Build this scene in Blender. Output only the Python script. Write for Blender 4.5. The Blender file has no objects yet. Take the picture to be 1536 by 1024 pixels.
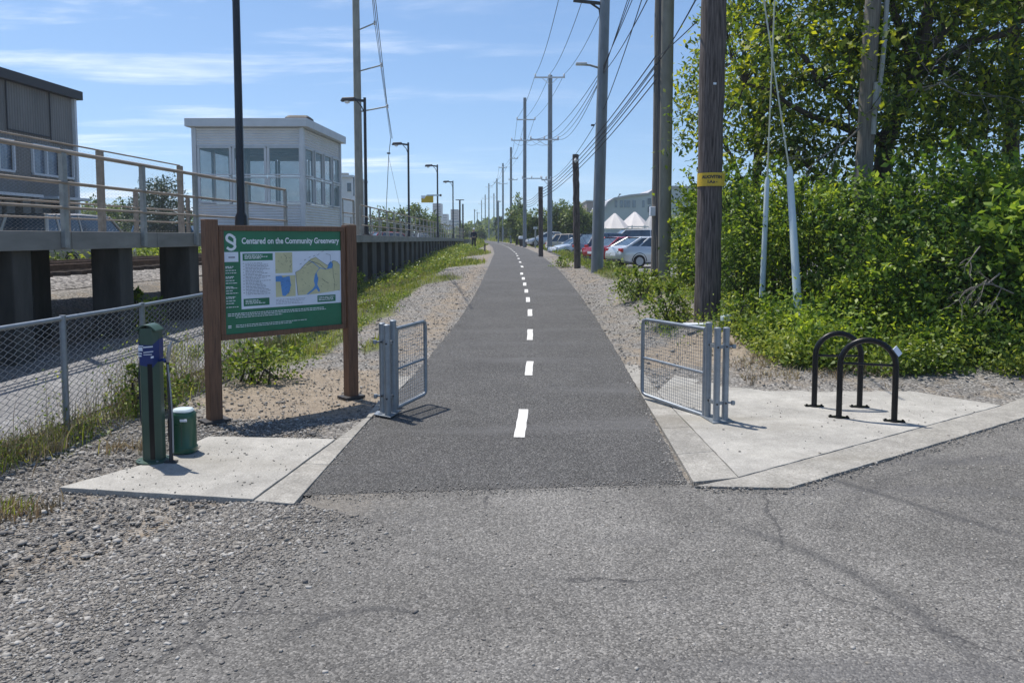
import bpy, math, random
import numpy as np
from mathutils import Vector, Matrix
R = math.radians
random.seed(7); rng = np.random.default_rng(7)
SC = bpy.context.scene
COL = SC.collection
# ---------------------------------------------------------------- camera
FPX = 1100.0; PITCH = R(3.8); CZ = 1.9
PPY = 357 + FPX * math.tan(PITCH)          # photo row of the optical axis
cd = bpy.data.cameras.new('camera'); cam = bpy.data.objects.new('camera', cd); COL.objects.link(cam)
cam.location = (0, 0, CZ); cam.rotation_euler = (R(90) - PITCH, 0, 0)
cd.sensor_width = 36; cd.lens = 36 * FPX / 1536
cd.shift_y = -(512 - PPY) / 1536
cd.clip_start = 0.1; cd.clip_end = 6000
SC.camera = cam
# ---------------------------------------------------------------- world, sun, exposure
SUN_EL = R(67); SUN_AZ = R(-48)
w = bpy.data.worlds.new('World'); SC.world = w; w.use_nodes = True
wn = w.node_tree.nodes; wl = w.node_tree.links; wn.clear()
def _n(t, **k):
    n = wn.new(t)
    for a, b in k.items(): setattr(n, a, b)
    return n
sky = _n('ShaderNodeTexSky', sky_type='NISHITA', sun_disc=False, sun_elevation=SUN_EL, sun_rotation=SUN_AZ)
sky.air_density = 1.0; sky.dust_density = 0.45; sky.ozone_density = 1.6; sky.altitude = 0
tcs = _n('ShaderNodeTexCoord'); vadd = _n('ShaderNodeVectorMath', operation='ADD'); vadd.inputs[1].default_value = (0, 0, .085)   # clear-air horizon
wl.new(tcs.outputs['Generated'], vadd.inputs[0]); vnm = _n('ShaderNodeVectorMath', operation='NORMALIZE'); wl.new(vadd.outputs[0], vnm.inputs[0]); wl.new(vnm.outputs[0], sky.inputs[0])
bg = _n('ShaderNodeBackground'); bg.inputs[1].default_value = 0.125
wo = _n('ShaderNodeOutputWorld'); tc = _n('ShaderNodeTexCoord'); sep = _n('ShaderNodeSeparateXYZ')
wl.new(tc.outputs['Generated'], sep.inputs[0])
def M(op, a, b=None, c=None):
    n = _n('ShaderNodeMath', operation=op)
    for i, v in enumerate((a, b, c)):
        if v is None: continue
        if isinstance(v, (int, float)): n.inputs[i].default_value = v
        else: wl.new(v, n.inputs[i])
    return n.outputs[0]
zz = M('ADD', M('MAXIMUM', sep.outputs[2], 0.0), 0.09)
cx = M('DIVIDE', sep.outputs[0], zz); cy = M('DIVIDE', sep.outputs[1], zz)
comb = _n('ShaderNodeCombineXYZ'); wl.new(M('MULTIPLY', cx, 0.42), comb.inputs[0]); wl.new(M('MULTIPLY', cy, 1.15), comb.inputs[1])
n1 = _n('ShaderNodeTexNoise'); n1.inputs['Scale'].default_value = 1.15; n1.inputs['Detail'].default_value = 9; n1.inputs['Roughness'].default_value = .62; n1.inputs['Distortion'].default_value = .35
wl.new(comb.outputs[0], n1.inputs['Vector'])
n2 = _n('ShaderNodeTexNoise'); n2.inputs['Scale'].default_value = .42; n2.inputs['Detail'].default_value = 2
wl.new(comb.outputs[0], n2.inputs['Vector'])
rp = _n('ShaderNodeMapRange', interpolation_type='SMOOTHSTEP'); rp.inputs[1].default_value = .50; rp.inputs[2].default_value = .74
wl.new(n1.outputs[0], rp.inputs[0])
rp2 = _n('ShaderNodeMapRange', interpolation_type='SMOOTHSTEP'); rp2.inputs[1].default_value = .2; rp2.inputs[2].default_value = -.45    # cirrus lies to the west (left)
wl.new(sep.outputs[0], rp2.inputs[0])
cover = M('MULTIPLY', M('MULTIPLY', rp.outputs[0], M('ADD', M('MULTIPLY', rp2.outputs[0], .9), .12)), .8)
# a few small separate puffs
n3 = _n('ShaderNodeTexNoise'); n3.inputs['Scale'].default_value = 3.1; n3.inputs['Detail'].default_value = 6
wl.new(comb.outputs[0], n3.inputs['Vector'])
rp3 = _n('ShaderNodeMapRange', interpolation_type='SMOOTHSTEP'); rp3.inputs[1].default_value = .70; rp3.inputs[2].default_value = .82
wl.new(n3.outputs[0], rp3.inputs[0])
cover = M('MINIMUM', M('ADD', cover, M('MULTIPLY', rp3.outputs[0], .6)), .8)
mx = _n('ShaderNodeMix', data_type='RGBA'); wl.new(cover, mx.inputs[0])
hsv = _n('ShaderNodeHueSaturation'); hsv.inputs['Saturation'].default_value = 1.12; hsv.inputs['Value'].default_value = 1.0
wl.new(sky.outputs[0], hsv.inputs['Color'])
wl.new(hsv.outputs[0], mx.inputs[6]); mx.inputs[7].default_value = (8.6, 8.9, 9.4, 1)
wl.new(mx.outputs[2], bg.inputs[0]); wl.new(bg.outputs[0], wo.inputs[0])
sd = bpy.data.lights.new('sun', 'SUN'); so = bpy.data.objects.new('sun', sd); COL.objects.link(so)
sv = Vector((math.sin(SUN_AZ) * math.cos(SUN_EL), math.cos(SUN_AZ) * math.cos(SUN_EL), math.sin(SUN_EL)))
so.rotation_euler = sv.to_track_quat('Z', 'Y').to_euler(); so.location = (0, 0, 30)
sd.energy = 4.3; sd.angle = R(.5); sd.color = (1, .935, .85)
SC.view_settings.view_transform = 'Standard'; SC.view_settings.look = 'None'; SC.view_settings.gamma = 1
SC.view_settings.exposure = 0.36
SC.cycles.use_denoising = True
SC.cycles.max_bounces = 8; SC.cycles.transparent_max_bounces = 12
# ---------------------------------------------------------------- picture -> place
def ray(px, py):
    a = (px - 768) / FPX; b = (PPY - py) / FPX
    return Vector((a, b * math.sin(PITCH) + math.cos(PITCH), b * math.cos(PITCH) - math.sin(PITCH)))
def at(px, py, y):                          # point at distance y down the path
    d = ray(px, py); return Vector((0, 0, CZ)) + d * (y / d.y)
def G0(px, py):                             # point on the flat near ground
    d = ray(px, py); t = -CZ / d.z; return (d.x * t, d.y * t)
def sm(a, b, t):
    t = np.clip((np.asarray(t, float) - a) / (b - a), 0, 1); return t * t * (3 - 2 * t)
YB = [-20, 8, 10, 15, 21, 26, 31, 45, 64, 100, 150, 250, 600]
ZB = [0, 0, .02, .12, .30, .46, .60, .80, .96, 1.08, 1.2, 1.35, 1.6]
def base(y): return np.interp(y, YB, ZB)
CYs = [-5, 0, 5.35, 9.15, 15, 20.9, 30.8, 50, 70, 100, 150, 250, 500]
CXs = [-.9, -.5, -.14, .11, .33, .44, .46, .28, -.35, -1.6, -5, -14, -50]
def pathc(y):
    y = np.asarray(y, float); return (np.interp(y - 1.5, CYs, CXs) + np.interp(y + 1.5, CYs, CXs) + np.interp(y, CYs, CXs)) / 3
PW = 1.48
def terr(x, y):
    x = np.asarray(x, float); y = np.asarray(y, float)
    b = base(y); c = pathc(y); dx = x - c
    z = b
    rb = np.interp(y, [8.6, 13, 19, 24, 29, 35, 64, 100], [0, .46, .45, .36, .20, .12, .08, .0])
    z = z + rb * sm(PW + .25, PW + 2.0, dx)
    lot = sm(3.5, 4.5, x) * sm(17, 23, y) * (1 - sm(56, 80, y))
    z = z * (1 - lot) + .5 * lot
    z = z + .10 * sm(4.5, 6.3, -x) * sm(2, 5, y) * (1 - sm(17, 27, y)) * (1 - sm(7.0, 8.4, -x))
    z = z - .42 * sm(2.0, 5.2, -x) * sm(17, 25, y) * (1 - sm(38, 66, y))
    tr = sm(8.3, 10.0, -x)
    z = z * (1 - tr) + np.maximum(.72, b * .8) * tr
    return z
def tz(x, y): return float(terr(x, y))
# ---------------------------------------------------------------- materials
def newmat(name):
    m = bpy.data.materials.new(name); m.use_nodes = True; nt = m.node_tree
    return m, nt, nt.nodes['Principled BSDF']
def mat(name, col, rough=.6, metal=0, var=.12, scale=6, bump=0, bscale=60, stretch=(1, 1, 1), col2=None, spec=.5):
    m, nt, p = newmat(name); N = nt.nodes; L = nt.links
    tcn = N.new('ShaderNodeTexCoord'); mp = N.new('ShaderNodeMapping'); mp.inputs['Scale'].default_value = stretch
    L.new(tcn.outputs['Object'], mp.inputs[0])
    no = N.new('ShaderNodeTexNoise'); no.inputs['Scale'].default_value = scale; no.inputs['Detail'].default_value = 6; no.inputs['Roughness'].default_value = .6
    L.new(mp.outputs[0], no.inputs['Vector'])
    r = N.new('ShaderNodeValToRGB'); a = [c * (1 - var) for c in col[:3]]; b = [min(1, c * (1 + var)) for c in (col2 or col)[:3]]
    r.color_ramp.elements[0].position = .32; r.color_ramp.elements[1].position = .68
    r.color_ramp.elements[0].color = (*a, 1); r.color_ramp.elements[1].color = (*b, 1)
    L.new(no.outputs[0], r.inputs[0]); L.new(r.outputs[0], p.inputs['Base Color'])
    p.inputs['Roughness'].default_value = rough; p.inputs['Metallic'].default_value = metal; p.inputs['Specular IOR Level'].default_value = spec
    rr = N.new('ShaderNodeMapRange'); rr.inputs[3].default_value = max(.02, rough - .1); rr.inputs[4].default_value = min(1, rough + .12)
    L.new(no.outputs[0], rr.inputs[0]); L.new(rr.outputs[0], p.inputs['Roughness'])
    if bump:
        nb = N.new('ShaderNodeTexNoise'); nb.inputs['Scale'].default_value = bscale; nb.inputs['Detail'].default_value = 4
        L.new(mp.outputs[0], nb.inputs['Vector'])
        bm_ = N.new('ShaderNodeBump'); bm_.inputs['Strength'].default_value = bump; bm_.inputs['Distance'].default_value = .01
        L.new(nb.outputs[0], bm_.inputs['Height']); L.new(bm_.outputs[0], p.inputs['Normal'])
    return m
def glassmat(name, tint, rough=.04, alpha=.45):
    m, nt, p = newmat(name); N = nt.nodes; L = nt.links
    p.inputs['Base Color'].default_value = (*tint, 1); p.inputs['Roughness'].default_value = rough; p.inputs['Specular IOR Level'].default_value = .9
    no = N.new('ShaderNodeTexNoise'); no.inputs['Scale'].default_value = 3
    mr = N.new('ShaderNodeMapRange'); mr.inputs[3].default_value = alpha - .12; mr.inputs[4].default_value = alpha + .12
    L.new(no.outputs[0], mr.inputs[0]); L.new(mr.outputs[0], p.inputs['Alpha'])
    return m
def leafmat(name, c1, c2, c3, trans=.35, rough=.45):
    m, nt, p = newmat(name); N = nt.nodes; L = nt.links
    g = N.new('ShaderNodeNewGeometry'); r = N.new('ShaderNodeValToRGB')
    e = r.color_ramp.elements; e[0].color = (*c1, 1); e[1].color = (*c3, 1); e[1].position = 1
    k = e.new(.55); k.color = (*c2, 1)
    tcn = N.new('ShaderNodeTexCoord'); no = N.new('ShaderNodeTexNoise'); no.inputs['Scale'].default_value = 1.5; no.inputs['Detail'].default_value = 4
    L.new(tcn.outputs['Object'], no.inputs['Vector'])
    mr = N.new('ShaderNodeMapRange'); mr.inputs[1].default_value = .35; mr.inputs[2].default_value = .65; mr.inputs[3].default_value = -.42; mr.inputs[4].default_value = .38
    L.new(no.outputs[0], mr.inputs[0])
    ad = N.new('ShaderNodeMath'); ad.operation = 'ADD'; L.new(g.outputs['Random Per Island'], ad.inputs[0]); L.new(mr.outputs[0], ad.inputs[1])
    L.new(ad.outputs[0], r.inputs[0]); L.new(r.outputs[0], p.inputs['Base Color'])
    p.inputs['Roughness'].default_value = rough; p.inputs['Specular IOR Level'].default_value = .35
    tr = N.new('ShaderNodeBsdfTranslucent'); hs = N.new('ShaderNodeHueSaturation'); hs.inputs['Value'].default_value = 1.6; hs.inputs['Hue'].default_value = .485; hs.inputs['Saturation'].default_value = 1.1
    L.new(r.outputs[0], hs.inputs['Color']); L.new(hs.outputs[0], tr.inputs[0])
    ms = N.new('ShaderNodeMixShader'); ms.inputs[0].default_value = trans
    L.new(p.outputs[0], ms.inputs[1]); L.new(tr.outputs[0], ms.inputs[2]); L.new(ms.outputs[0], N['Material Output'].inputs[0])
    return m
def aggmat(name, cols, scale, bump=.6, dist=.006, rough=.85, stain=None, stain_scale=.6, stain_amt=.25, big=None, attr=None, cracks=0):
    """gravelly / asphalt surface: little stones of several tones, patches of wear"""
    m, nt, p = newmat(name); N = nt.nodes; L = nt.links
    tcn = N.new('ShaderNodeTexCoord')
    def vor(sc, feat='F1'):
        v = N.new('ShaderNodeTexVoronoi'); v.inputs['Scale'].default_value = sc; v.feature = feat; L.new(tcn.outputs['Object'], v.inputs['Vector']); return v
    def noise(sc, det=5, rough_=.6, st=None):
        v = N.new('ShaderNodeTexNoise'); v.inputs['Scale'].default_value = sc; v.inputs['Detail'].default_value = det; v.inputs['Roughness'].default_value = rough_
        if st:
            mp = N.new('ShaderNodeMapping'); mp.inputs['Scale'].default_value = st; mp.inputs['Rotation'].default_value = (0, 0, .5); L.new(tcn.outputs['Object'], mp.inputs[0]); L.new(mp.outputs[0], v.inputs['Vector'])
        else: L.new(tcn.outputs['Object'], v.inputs['Vector'])
        return v
    def ramp(src, els):
        r = N.new('ShaderNodeValToRGB'); e = r.color_ramp.elements
        e[0].position, e[0].color = els[0][0], (*els[0][1], 1); e[1].position, e[1].color = els[-1][0], (*els[-1][1], 1)
        for q, c in els[1:-1]: k = e.new(q); k.color = (*c, 1)
        L.new(src, r.inputs[0]); return r
    def mixc(fac, a, b, mode='MIX'):
        q = N.new('ShaderNodeMix'); q.data_type = 'RGBA'; q.blend_type = mode
        if isinstance(fac, float): q.inputs[0].default_value = fac
        else: L.new(fac, q.inputs[0])
        for i, s in ((6, a), (7, b)):
            if isinstance(s, tuple): q.inputs[i].default_value = (*s, 1)
            else: L.new(s, q.inputs[i])
        return q.outputs[2]
    v1 = vor(scale); sepc = N.new('ShaderNodeSeparateColor'); L.new(v1.outputs['Color'], sepc.inputs[0])
    n = len(cols); rr = ramp(sepc.outputs[0], [(i / (n - 1), c) for i, c in enumerate(cols)])
    col = rr.outputs[0]
    v2 = vor(scale * .38); s2 = N.new('ShaderNodeSeparateColor'); L.new(v2.outputs['Color'], s2.inputs[0])
    r2 = ramp(s2.outputs[1], [(0, cols[0]), (.8, cols[n // 2]), (1, cols[-1])])
    msk = N.new('ShaderNodeMath'); msk.operation = 'LESS_THAN'; L.new(v2.outputs['Distance'], msk.inputs[0]); gt_ = N.new('ShaderNodeMath'); gt_.operation = 'MULTIPLY'; L.new(s2.outputs[2], gt_.inputs[0]); gt_.inputs[1].default_value = .5 if big is None else big; L.new(gt_.outputs[0], msk.inputs[1])
    col = mixc(msk.outputs[0], col, r2.outputs[0])
    nz = noise(stain_scale, 9, .62); mr = ramp(nz.outputs[0], [(.3, (1 - stain_amt,) * 3), (.7, (1 + stain_amt * .8,) * 3)])
    col = mixc(1.0, col, mr.outputs[0], 'MULTIPLY')
    nz2 = noise(stain_scale * 5, 5, .7); mr2 = ramp(nz2.outputs[0], [(.3, (1 - stain_amt * .5,) * 3), (.7, (1 + stain_amt * .4,) * 3)])
    col = mixc(1.0, col, mr2.outputs[0], 'MULTIPLY')
    if stain:
        nz3 = noise(.8, 4, .6, st=(.25, 1.6, 1)); m3 = ramp(nz3.outputs[0], [(.55, (0, 0, 0)), (.72, (1, 1, 1))])
        col = mixc(m3.outputs[0], col, mixc(.55, col, stain))
    if cracks:
        vd = N.new('ShaderNodeTexVoronoi'); vd.feature = 'DISTANCE_TO_EDGE'; vd.inputs['Scale'].default_value = cracks
        wr = noise(2.5, 6, .7); mxv = N.new('ShaderNodeMix'); mxv.data_type = 'RGBA'; mxv.inputs[0].default_value = .22; L.new(tcn.outputs['Object'], mxv.inputs[6]); L.new(wr.outputs[1], mxv.inputs[7]); L.new(mxv.outputs[2], vd.inputs['Vector'])
        cr = ramp(vd.outputs['Distance'], [(.0, (1, 1, 1)), (.0055, (0, 0, 0))]); pn = noise(.7, 2); pr = ramp(pn.outputs[0], [(.48, (0, 0, 0)), (.58, (.9, .9, .9))])
        mm = mixc(1.0, cr.outputs[0], pr.outputs[0], 'MULTIPLY'); col = mixc(mm, col, (.045, .045, .047))
    L.new(col, p.inputs['Base Color']); p.inputs['Roughness'].default_value = rough; p.inputs['Specular IOR Level'].default_value = .3
    b1 = N.new('ShaderNodeBump'); b1.inputs['Strength'].default_value = bump; b1.inputs['Distance'].default_value = dist; b1.invert = True
    ad = N.new('ShaderNodeMath'); ad.operation = 'ADD'; L.new(v1.outputs['Distance'], ad.inputs[0]); L.new(v2.outputs['Distance'], ad.inputs[1]); L.new(ad.outputs[0], b1.inputs['Height'])
    L.new(b1.outputs[0], p.inputs['Normal'])
    return m, nt, p, col, mixc, noise, ramp
mt = {}
_road = aggmat('road_asphalt', [(.076, .074, .071), (.118, .115, .109), (.152, .148, .140), (.184, .179, .168), (.29, .282, .265)], 105, bump=.7, dist=.006, stain=(.10, .10, .105), stain_scale=.3, stain_amt=.34, cracks=.55)
def tyre_marks(pack, arcs):
    m, nt, p, col, mixc, noise, ramp = pack; N = nt.nodes; L = nt.links; tcn = N.new('ShaderNodeTexCoord')
    nz = noise(6, 6, .75)
    for (a, b, c_, wd, st) in arcs:
        (x1, y1), (x2, y2), (x3, y3) = a, b, c_; d = 2 * (x1 * (y2 - y3) + x2 * (y3 - y1) + x3 * (y1 - y2))
        ux = ((x1**2 + y1**2) * (y2 - y3) + (x2**2 + y2**2) * (y3 - y1) + (x3**2 + y3**2) * (y1 - y2)) / d; uy = ((x1**2 + y1**2) * (x3 - x2) + (x2**2 + y2**2) * (x1 - x3) + (x3**2 + y3**2) * (x2 - x1)) / d
        ds = N.new('ShaderNodeVectorMath'); ds.operation = 'DISTANCE'; L.new(tcn.outputs['Object'], ds.inputs[0]); ds.inputs[1].default_value = (ux, uy, 0)
        s1 = N.new('ShaderNodeMath'); s1.operation = 'SUBTRACT'; L.new(ds.outputs['Value'], s1.inputs[0]); s1.inputs[1].default_value = math.hypot(x1 - ux, y1 - uy)
        ab = N.new('ShaderNodeMath'); ab.operation = 'ABSOLUTE'; L.new(s1.outputs[0], ab.inputs[0])
        mr = N.new('ShaderNodeMapRange'); mr.interpolation_type = 'SMOOTHSTEP'; mr.inputs[1].default_value = 0; mr.inputs[2].default_value = wd; mr.inputs[3].default_value = st; mr.inputs[4].default_value = 0; L.new(ab.outputs[0], mr.inputs[0])
        d2 = N.new('ShaderNodeVectorMath'); d2.operation = 'DISTANCE'; L.new(tcn.outputs['Object'], d2.inputs[0]); d2.inputs[1].default_value = ((x1 + x3) / 2, (y1 + y3) / 2, 0)
        m2 = N.new('ShaderNodeMapRange'); m2.interpolation_type = 'SMOOTHSTEP'; hl = math.dist(a, c_) / 2; m2.inputs[1].default_value = hl * .7; m2.inputs[2].default_value = hl * 1.25; m2.inputs[3].default_value = 1; m2.inputs[4].default_value = 0; L.new(d2.outputs['Value'], m2.inputs[0])
        mm = N.new('ShaderNodeMath'); mm.operation = 'MULTIPLY'; L.new(mr.outputs[0], mm.inputs[0]); L.new(m2.outputs[0], mm.inputs[1])
        m3 = N.new('ShaderNodeMath'); m3.operation = 'MULTIPLY'; L.new(mm.outputs[0], m3.inputs[0]); L.new(ramp(nz.outputs[0], [(.25, (.35,) * 3), (.65, (1, 1, 1))]).outputs[0], m3.inputs[1])
        col = mixc(m3.outputs[0], col, (.05, .051, .054))
    # dust and fines washed over the worn left edge
    ea, eb = Vector((*G0(470, 775), 0)), Vector((*G0(90, 935), 0)); ed = (eb - ea).normalized(); en = Vector((ed.y, -ed.x, 0))
    if en.x > 0: en = -en
    dt = N.new('ShaderNodeVectorMath'); dt.operation = 'DOT_PRODUCT'; L.new(tcn.outputs['Object'], dt.inputs[0]); dt.inputs[1].default_value = en
    nn = noise(3.5, 7, .75); ma = N.new('ShaderNodeMath'); ma.operation = 'MULTIPLY_ADD'; L.new(nn.outputs[0], ma.inputs[0]); ma.inputs[1].default_value = 1.1; L.new(dt.outputs['Value'], ma.inputs[2])
    mr = N.new('ShaderNodeMapRange'); mr.interpolation_type = 'SMOOTHSTEP'; mr.inputs[1].default_value = en.dot(ea) + .05; mr.inputs[2].default_value = en.dot(ea) + .75; mr.inputs[3].default_value = 0; mr.inputs[4].default_value = .6; L.new(ma.outputs[0], mr.inputs[0])
    col = mixc(mr.outputs[0], col, ramp(noise(30, 5, .8).outputs[0], [(.3, (.11, .10, .088)), (.5, (.19, .172, .146)), (.7, (.30, .275, .235))]).outputs[0])
    L.new(col, p.inputs['Base Color']); return m
g_ = G0
mt['road'] = tyre_marks(_road, [(g_(1150, 690), g_(1330, 745), g_(1560, 815), .075, .75), (g_(1100, 790), g_(1330, 890), g_(1480, 1010), .10, .65), (g_(470, 735), g_(300, 868), g_(120, 1030), .06, .8), (g_(430, 960), g_(520, 920), g_(640, 925), .05, .65), (g_(330, 1000), g_(560, 990), g_(700, 900), .03, .35), (g_(620, 790), g_(760, 860), g_(1000, 880), .25, .18), (g_(1250, 800), g_(1400, 700), g_(1560, 680), .12, .3)])
mt['path'] = aggmat('path_asphalt', [(.030, .0300, .0295), (.054, .0538, .053), (.077, .0765, .0755), (.101, .100, .098), (.20, .197, .191)], 120, bump=.8, dist=.005, stain=(.13, .13, .132), stain_scale=.8, stain_amt=.16)[0]
mt['concrete'] = aggmat('concrete_slab', [(.30, .292, .268), (.335, .326, .30), (.355, .346, .318), (.375, .365, .336), (.43, .42, .39)], 120, bump=.3, dist=.002, stain=(.22, .205, .17), stain_scale=1.7, stain_amt=.24)[0]
mt['kerb'] = aggmat('concrete_border', [(.24, .23, .208), (.275, .265, .24), (.30, .288, .262), (.32, .31, .28), (.38, .37, .34)], 90, bump=.4, dist=.003, stain=(.18, .165, .135), stain_scale=2.2, stain_amt=.26)[0]
mt['service'] = aggmat('service_asphalt', [(.13, .13, .135), (.19, .19, .195), (.24, .24, .24), (.30, .30, .30)], 60, bump=.5, stain_scale=.7, stain_amt=.2)[0]
# ground: gravel, tan dirt, green soil mixed by painted zones (attribute "zone": r = tan, g = green)
m, nt, p, gcol, mixc, noise, ramp = aggmat('ground_gravel', [(.085, .08, .075), (.14, .134, .125), (.19, .182, .168), (.235, .225, .208), (.36, .35, .33)], 38, bump=.9, dist=.016, stain_scale=.6, stain_amt=.22, big=.42)
at_ = nt.nodes.new('ShaderNodeAttribute'); at_.attribute_name = 'zone'; sp_ = nt.nodes.new('ShaderNodeSeparateColor'); nt.links.new(at_.outputs['Color'], sp_.inputs[0])
def zmask(src, lo, hi, sc):
    nn = noise(sc, 6, .7); a = nt.nodes.new('ShaderNodeMath'); a.operation = 'ADD'; nt.links.new(src, a.inputs[0]); nt.links.new(nn.outputs[0], a.inputs[1])
    return ramp(a.outputs[0], [(lo, (0, 0, 0)), (hi, (1, 1, 1))]).outputs[0]
dirt = ramp(noise(7, 7, .75).outputs[0], [(.25, (.16, .128, .092)), (.5, (.25, .208, .158)), (.75, (.34, .295, .235))]).outputs[0]
soil = ramp(noise(9, 6, .7).outputs[0], [(.3, (.06, .075, .022)), (.55, (.12, .14, .04)), (.75, (.21, .19, .09))]).outputs[0]
def half(src):
    a = nt.nodes.new('ShaderNodeMath'); a.operation = 'MULTIPLY'; nt.links.new(src, a.inputs[0]); a.inputs[1].default_value = .5
    return a.outputs[0]
def zmask2(src, sc):
    nn = noise(sc, 6, .75); a = nt.nodes.new('ShaderNodeMath'); a.operation = 'MULTIPLY_ADD'; nt.links.new(nn.outputs[0], a.inputs[0]); a.inputs[1].default_value = .9; nt.links.new(src, a.inputs[2])
    return ramp(half(a.outputs[0]), [(.43, (0, 0, 0)), (.52, (1, 1, 1))]).outputs[0]
c = mixc(zmask2(sp_.outputs[0], 2.2), gcol, dirt); c = mixc(zmask2(sp_.outputs[1], 1.5), c, soil)
nt.links.new(c, p.inputs['Base Color']); mt['ground'] = m
mt['paint'] = mat('white_road_paint', (.64, .64, .62), .8, var=.22, scale=40, bump=.5, bscale=120)
mt['galv'] = mat('galvanized_steel', (.27, .305, .34), .42, .55, var=.12, scale=14)
mt['galvwire'] = mat('galvanized_wire', (.33, .35, .37), .5, 0, var=.15)
mt['galvpole'] = mat('galvanized_pole', (.20, .225, .25), .55, .25, var=.2, scale=4, stretch=(1, 1, .3))
mt['black'] = mat('black_powder_coat', (.007, .0075, .009), .34, 0, var=.2, scale=9, spec=.3)
mt['blackpole'] = mat('black_pole_paint', (.012, .013, .018), .4, 0, var=.2, scale=5)
mt['wood'] = mat('stained_timber', (.16, .082, .046), .65, 0, var=.38, scale=9, bump=.35, bscale=40, stretch=(7, 7, .5))
mt['oldwood'] = mat('creosoted_pole_wood', (.034, .026, .023), .9, 0, var=.6, scale=7, bump=1.0, bscale=10, stretch=(7, 7, .32), col2=(.115, .095, .088))
mt['greywood'] = mat('weathered_pole_wood', (.17, .155, .135), .9, 0, var=.35, scale=7, bump=.7, bscale=14, stretch=(6, 6, .4))
mt['concpole'] = mat('concrete_pole_surface', (.27, .26, .225), .85, 0, var=.22, scale=4, bump=.3, bscale=60, stretch=(1, 1, .35))
mt['green'] = mat('green_sign_vinyl', (.014, .165, .08), .35, 0, var=.14, scale=4)
mt['white'] = mat('white_print', (.74, .79, .88), .5, 0, var=.05, scale=4)
mt['lettering'] = mat('white_lettering', (.8, .83, .86), .5, 0, var=.04, scale=4)
mt['tan'] = mat('map_tan', (.60, .57, .34), .5, 0, var=.08, scale=7)
mt['blue'] = mat('map_water_blue', (.10, .28, .62), .5, 0, var=.1, scale=7)
mt['ink'] = mat('map_ink', (.05, .07, .11), .6, 0, var=.2)
mt['inkgrey'] = mat('grey_print_ink', (.20, .22, .27), .6, 0, var=.2)
mt['fixgreen'] = mat('dark_green_powder_coat', (.045, .085, .062), .38, 0, var=.1, scale=5)
mt['cangreen'] = mat('green_plastic', (.028, .095, .056), .3, 0, var=.12, scale=5)
mt['labelblue'] = mat('blue_label', (.008, .028, .15), .35, 0, var=.15, scale=8)
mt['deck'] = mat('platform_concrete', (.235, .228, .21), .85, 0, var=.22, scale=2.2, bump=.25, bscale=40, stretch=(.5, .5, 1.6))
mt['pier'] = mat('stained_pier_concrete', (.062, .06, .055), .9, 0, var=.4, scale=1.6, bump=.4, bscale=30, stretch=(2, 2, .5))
mt['railsteel'] = mat('aged_rail_steel', (.30, .31, .30), .55, .3, var=.2, scale=8)
mt['railtan'] = mat('weathered_tan_rail', (.30, .25, .20), .75, .0, var=.25, scale=9, stretch=(1, .3, 1))
mt['siding'] = mat('white_metal_siding', (.66, .67, .68), .5, .0, var=.07, scale=2)
mt['trim'] = mat('white_trim', (.60, .63, .66), .5, 0, var=.07, scale=3)
mt['glass'] = glassmat('blue_tinted_glass', (.10, .21, .25), .03, .55)
mt['wglass'] = mat('dark_window_glass', (.05, .08, .11), .08, 0, var=.5, scale=1.3, spec=1.0)
mt['paleglass'] = mat('pale_window_glass', (.14, .19, .25), .12, 0, var=.4, scale=1.7, spec=1.0)
mt['greyclad'] = mat('grey_corrugated_cladding', (.20, .195, .185), .7, .1, var=.2, scale=.8, stretch=(1, 1, .3))
mt['darkedge'] = mat('dark_roof_trim', (.035, .035, .038), .6)
mt['rust'] = mat('rusty_rail_steel', (.16, .11, .08), .6, .5, var=.4, scale=5)
mt['sleeper'] = mat('sleeper_wood', (.07, .055, .045), .9, 0, var=.4, scale=4)
mt['ballast'] = aggmat('track_ballast', [(.10, .095, .09), (.18, .17, .16), (.26, .25, .235), (.36, .34, .32)], 16, bump=1, dist=.03, stain_amt=.25)[0]
mt['yellow'] = mat('yellow_plate', (.62, .42, .03), .5, 0, var=.14, scale=30)
mt['rubber'] = mat('tyre_rubber', (.018, .018, .018), .85)
mt['alloy'] = mat('alloy_wheel', (.35, .36, .38), .35, .7)
mt['pipe'] = mat('white_plastic_guard', (.50, .60, .64), .45, 0, var=.1, scale=3, stretch=(1, 1, .4))
mt['wire'] = mat('cable_black', (.035, .04, .06), .6)
mt['wirelight'] = mat('guy_wire_steel', (.50, .50, .38), .5, .3)
mt['bark'] = mat('tree_bark', (.055, .045, .038), .9, 0, var=.4, scale=6, bump=.8, bscale=14, stretch=(5, 5, .6))
mt['stone'] = mat('gravel_stone', (.24, .235, .225), .85, 0, var=.1, scale=.1)
nt = mt['stone'].node_tree; g_ = nt.nodes.new('ShaderNodeNewGeometry'); r_ = nt.nodes.new('ShaderNodeValToRGB')
r_.color_ramp.elements[0].color = (.135, .13, .125, 1); r_.color_ramp.elements[1].color = (.40, .39, .365, 1); k_ = r_.color_ramp.elements.new(.6); k_.color = (.215, .198, .172, 1)
nt.links.new(g_.outputs['Random Per Island'], r_.inputs[0]); nt.links.new(r_.outputs[0], nt.nodes['Principled BSDF'].inputs['Base Color'])
mt['leaf_shrub'] = leafmat('shrub_leaf', (.035, .082, .014), (.145, .24, .034), (.34, .43, .065), trans=.45)
mt['leaf_big'] = leafmat('broad_leaf', (.04, .095, .018), (.13, .23, .036), (.29, .39, .07), trans=.45)
mt['leaf_dark'] = leafmat('dark_shrub_leaf', (.024, .062, .014), (.09, .17, .03), (.23, .33, .055), trans=.35)
mt['leaf_tree'] = leafmat('tree_leaf', (.030, .066, .014), (.11, .175, .028), (.32, .36, .045), trans=.5)
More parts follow.
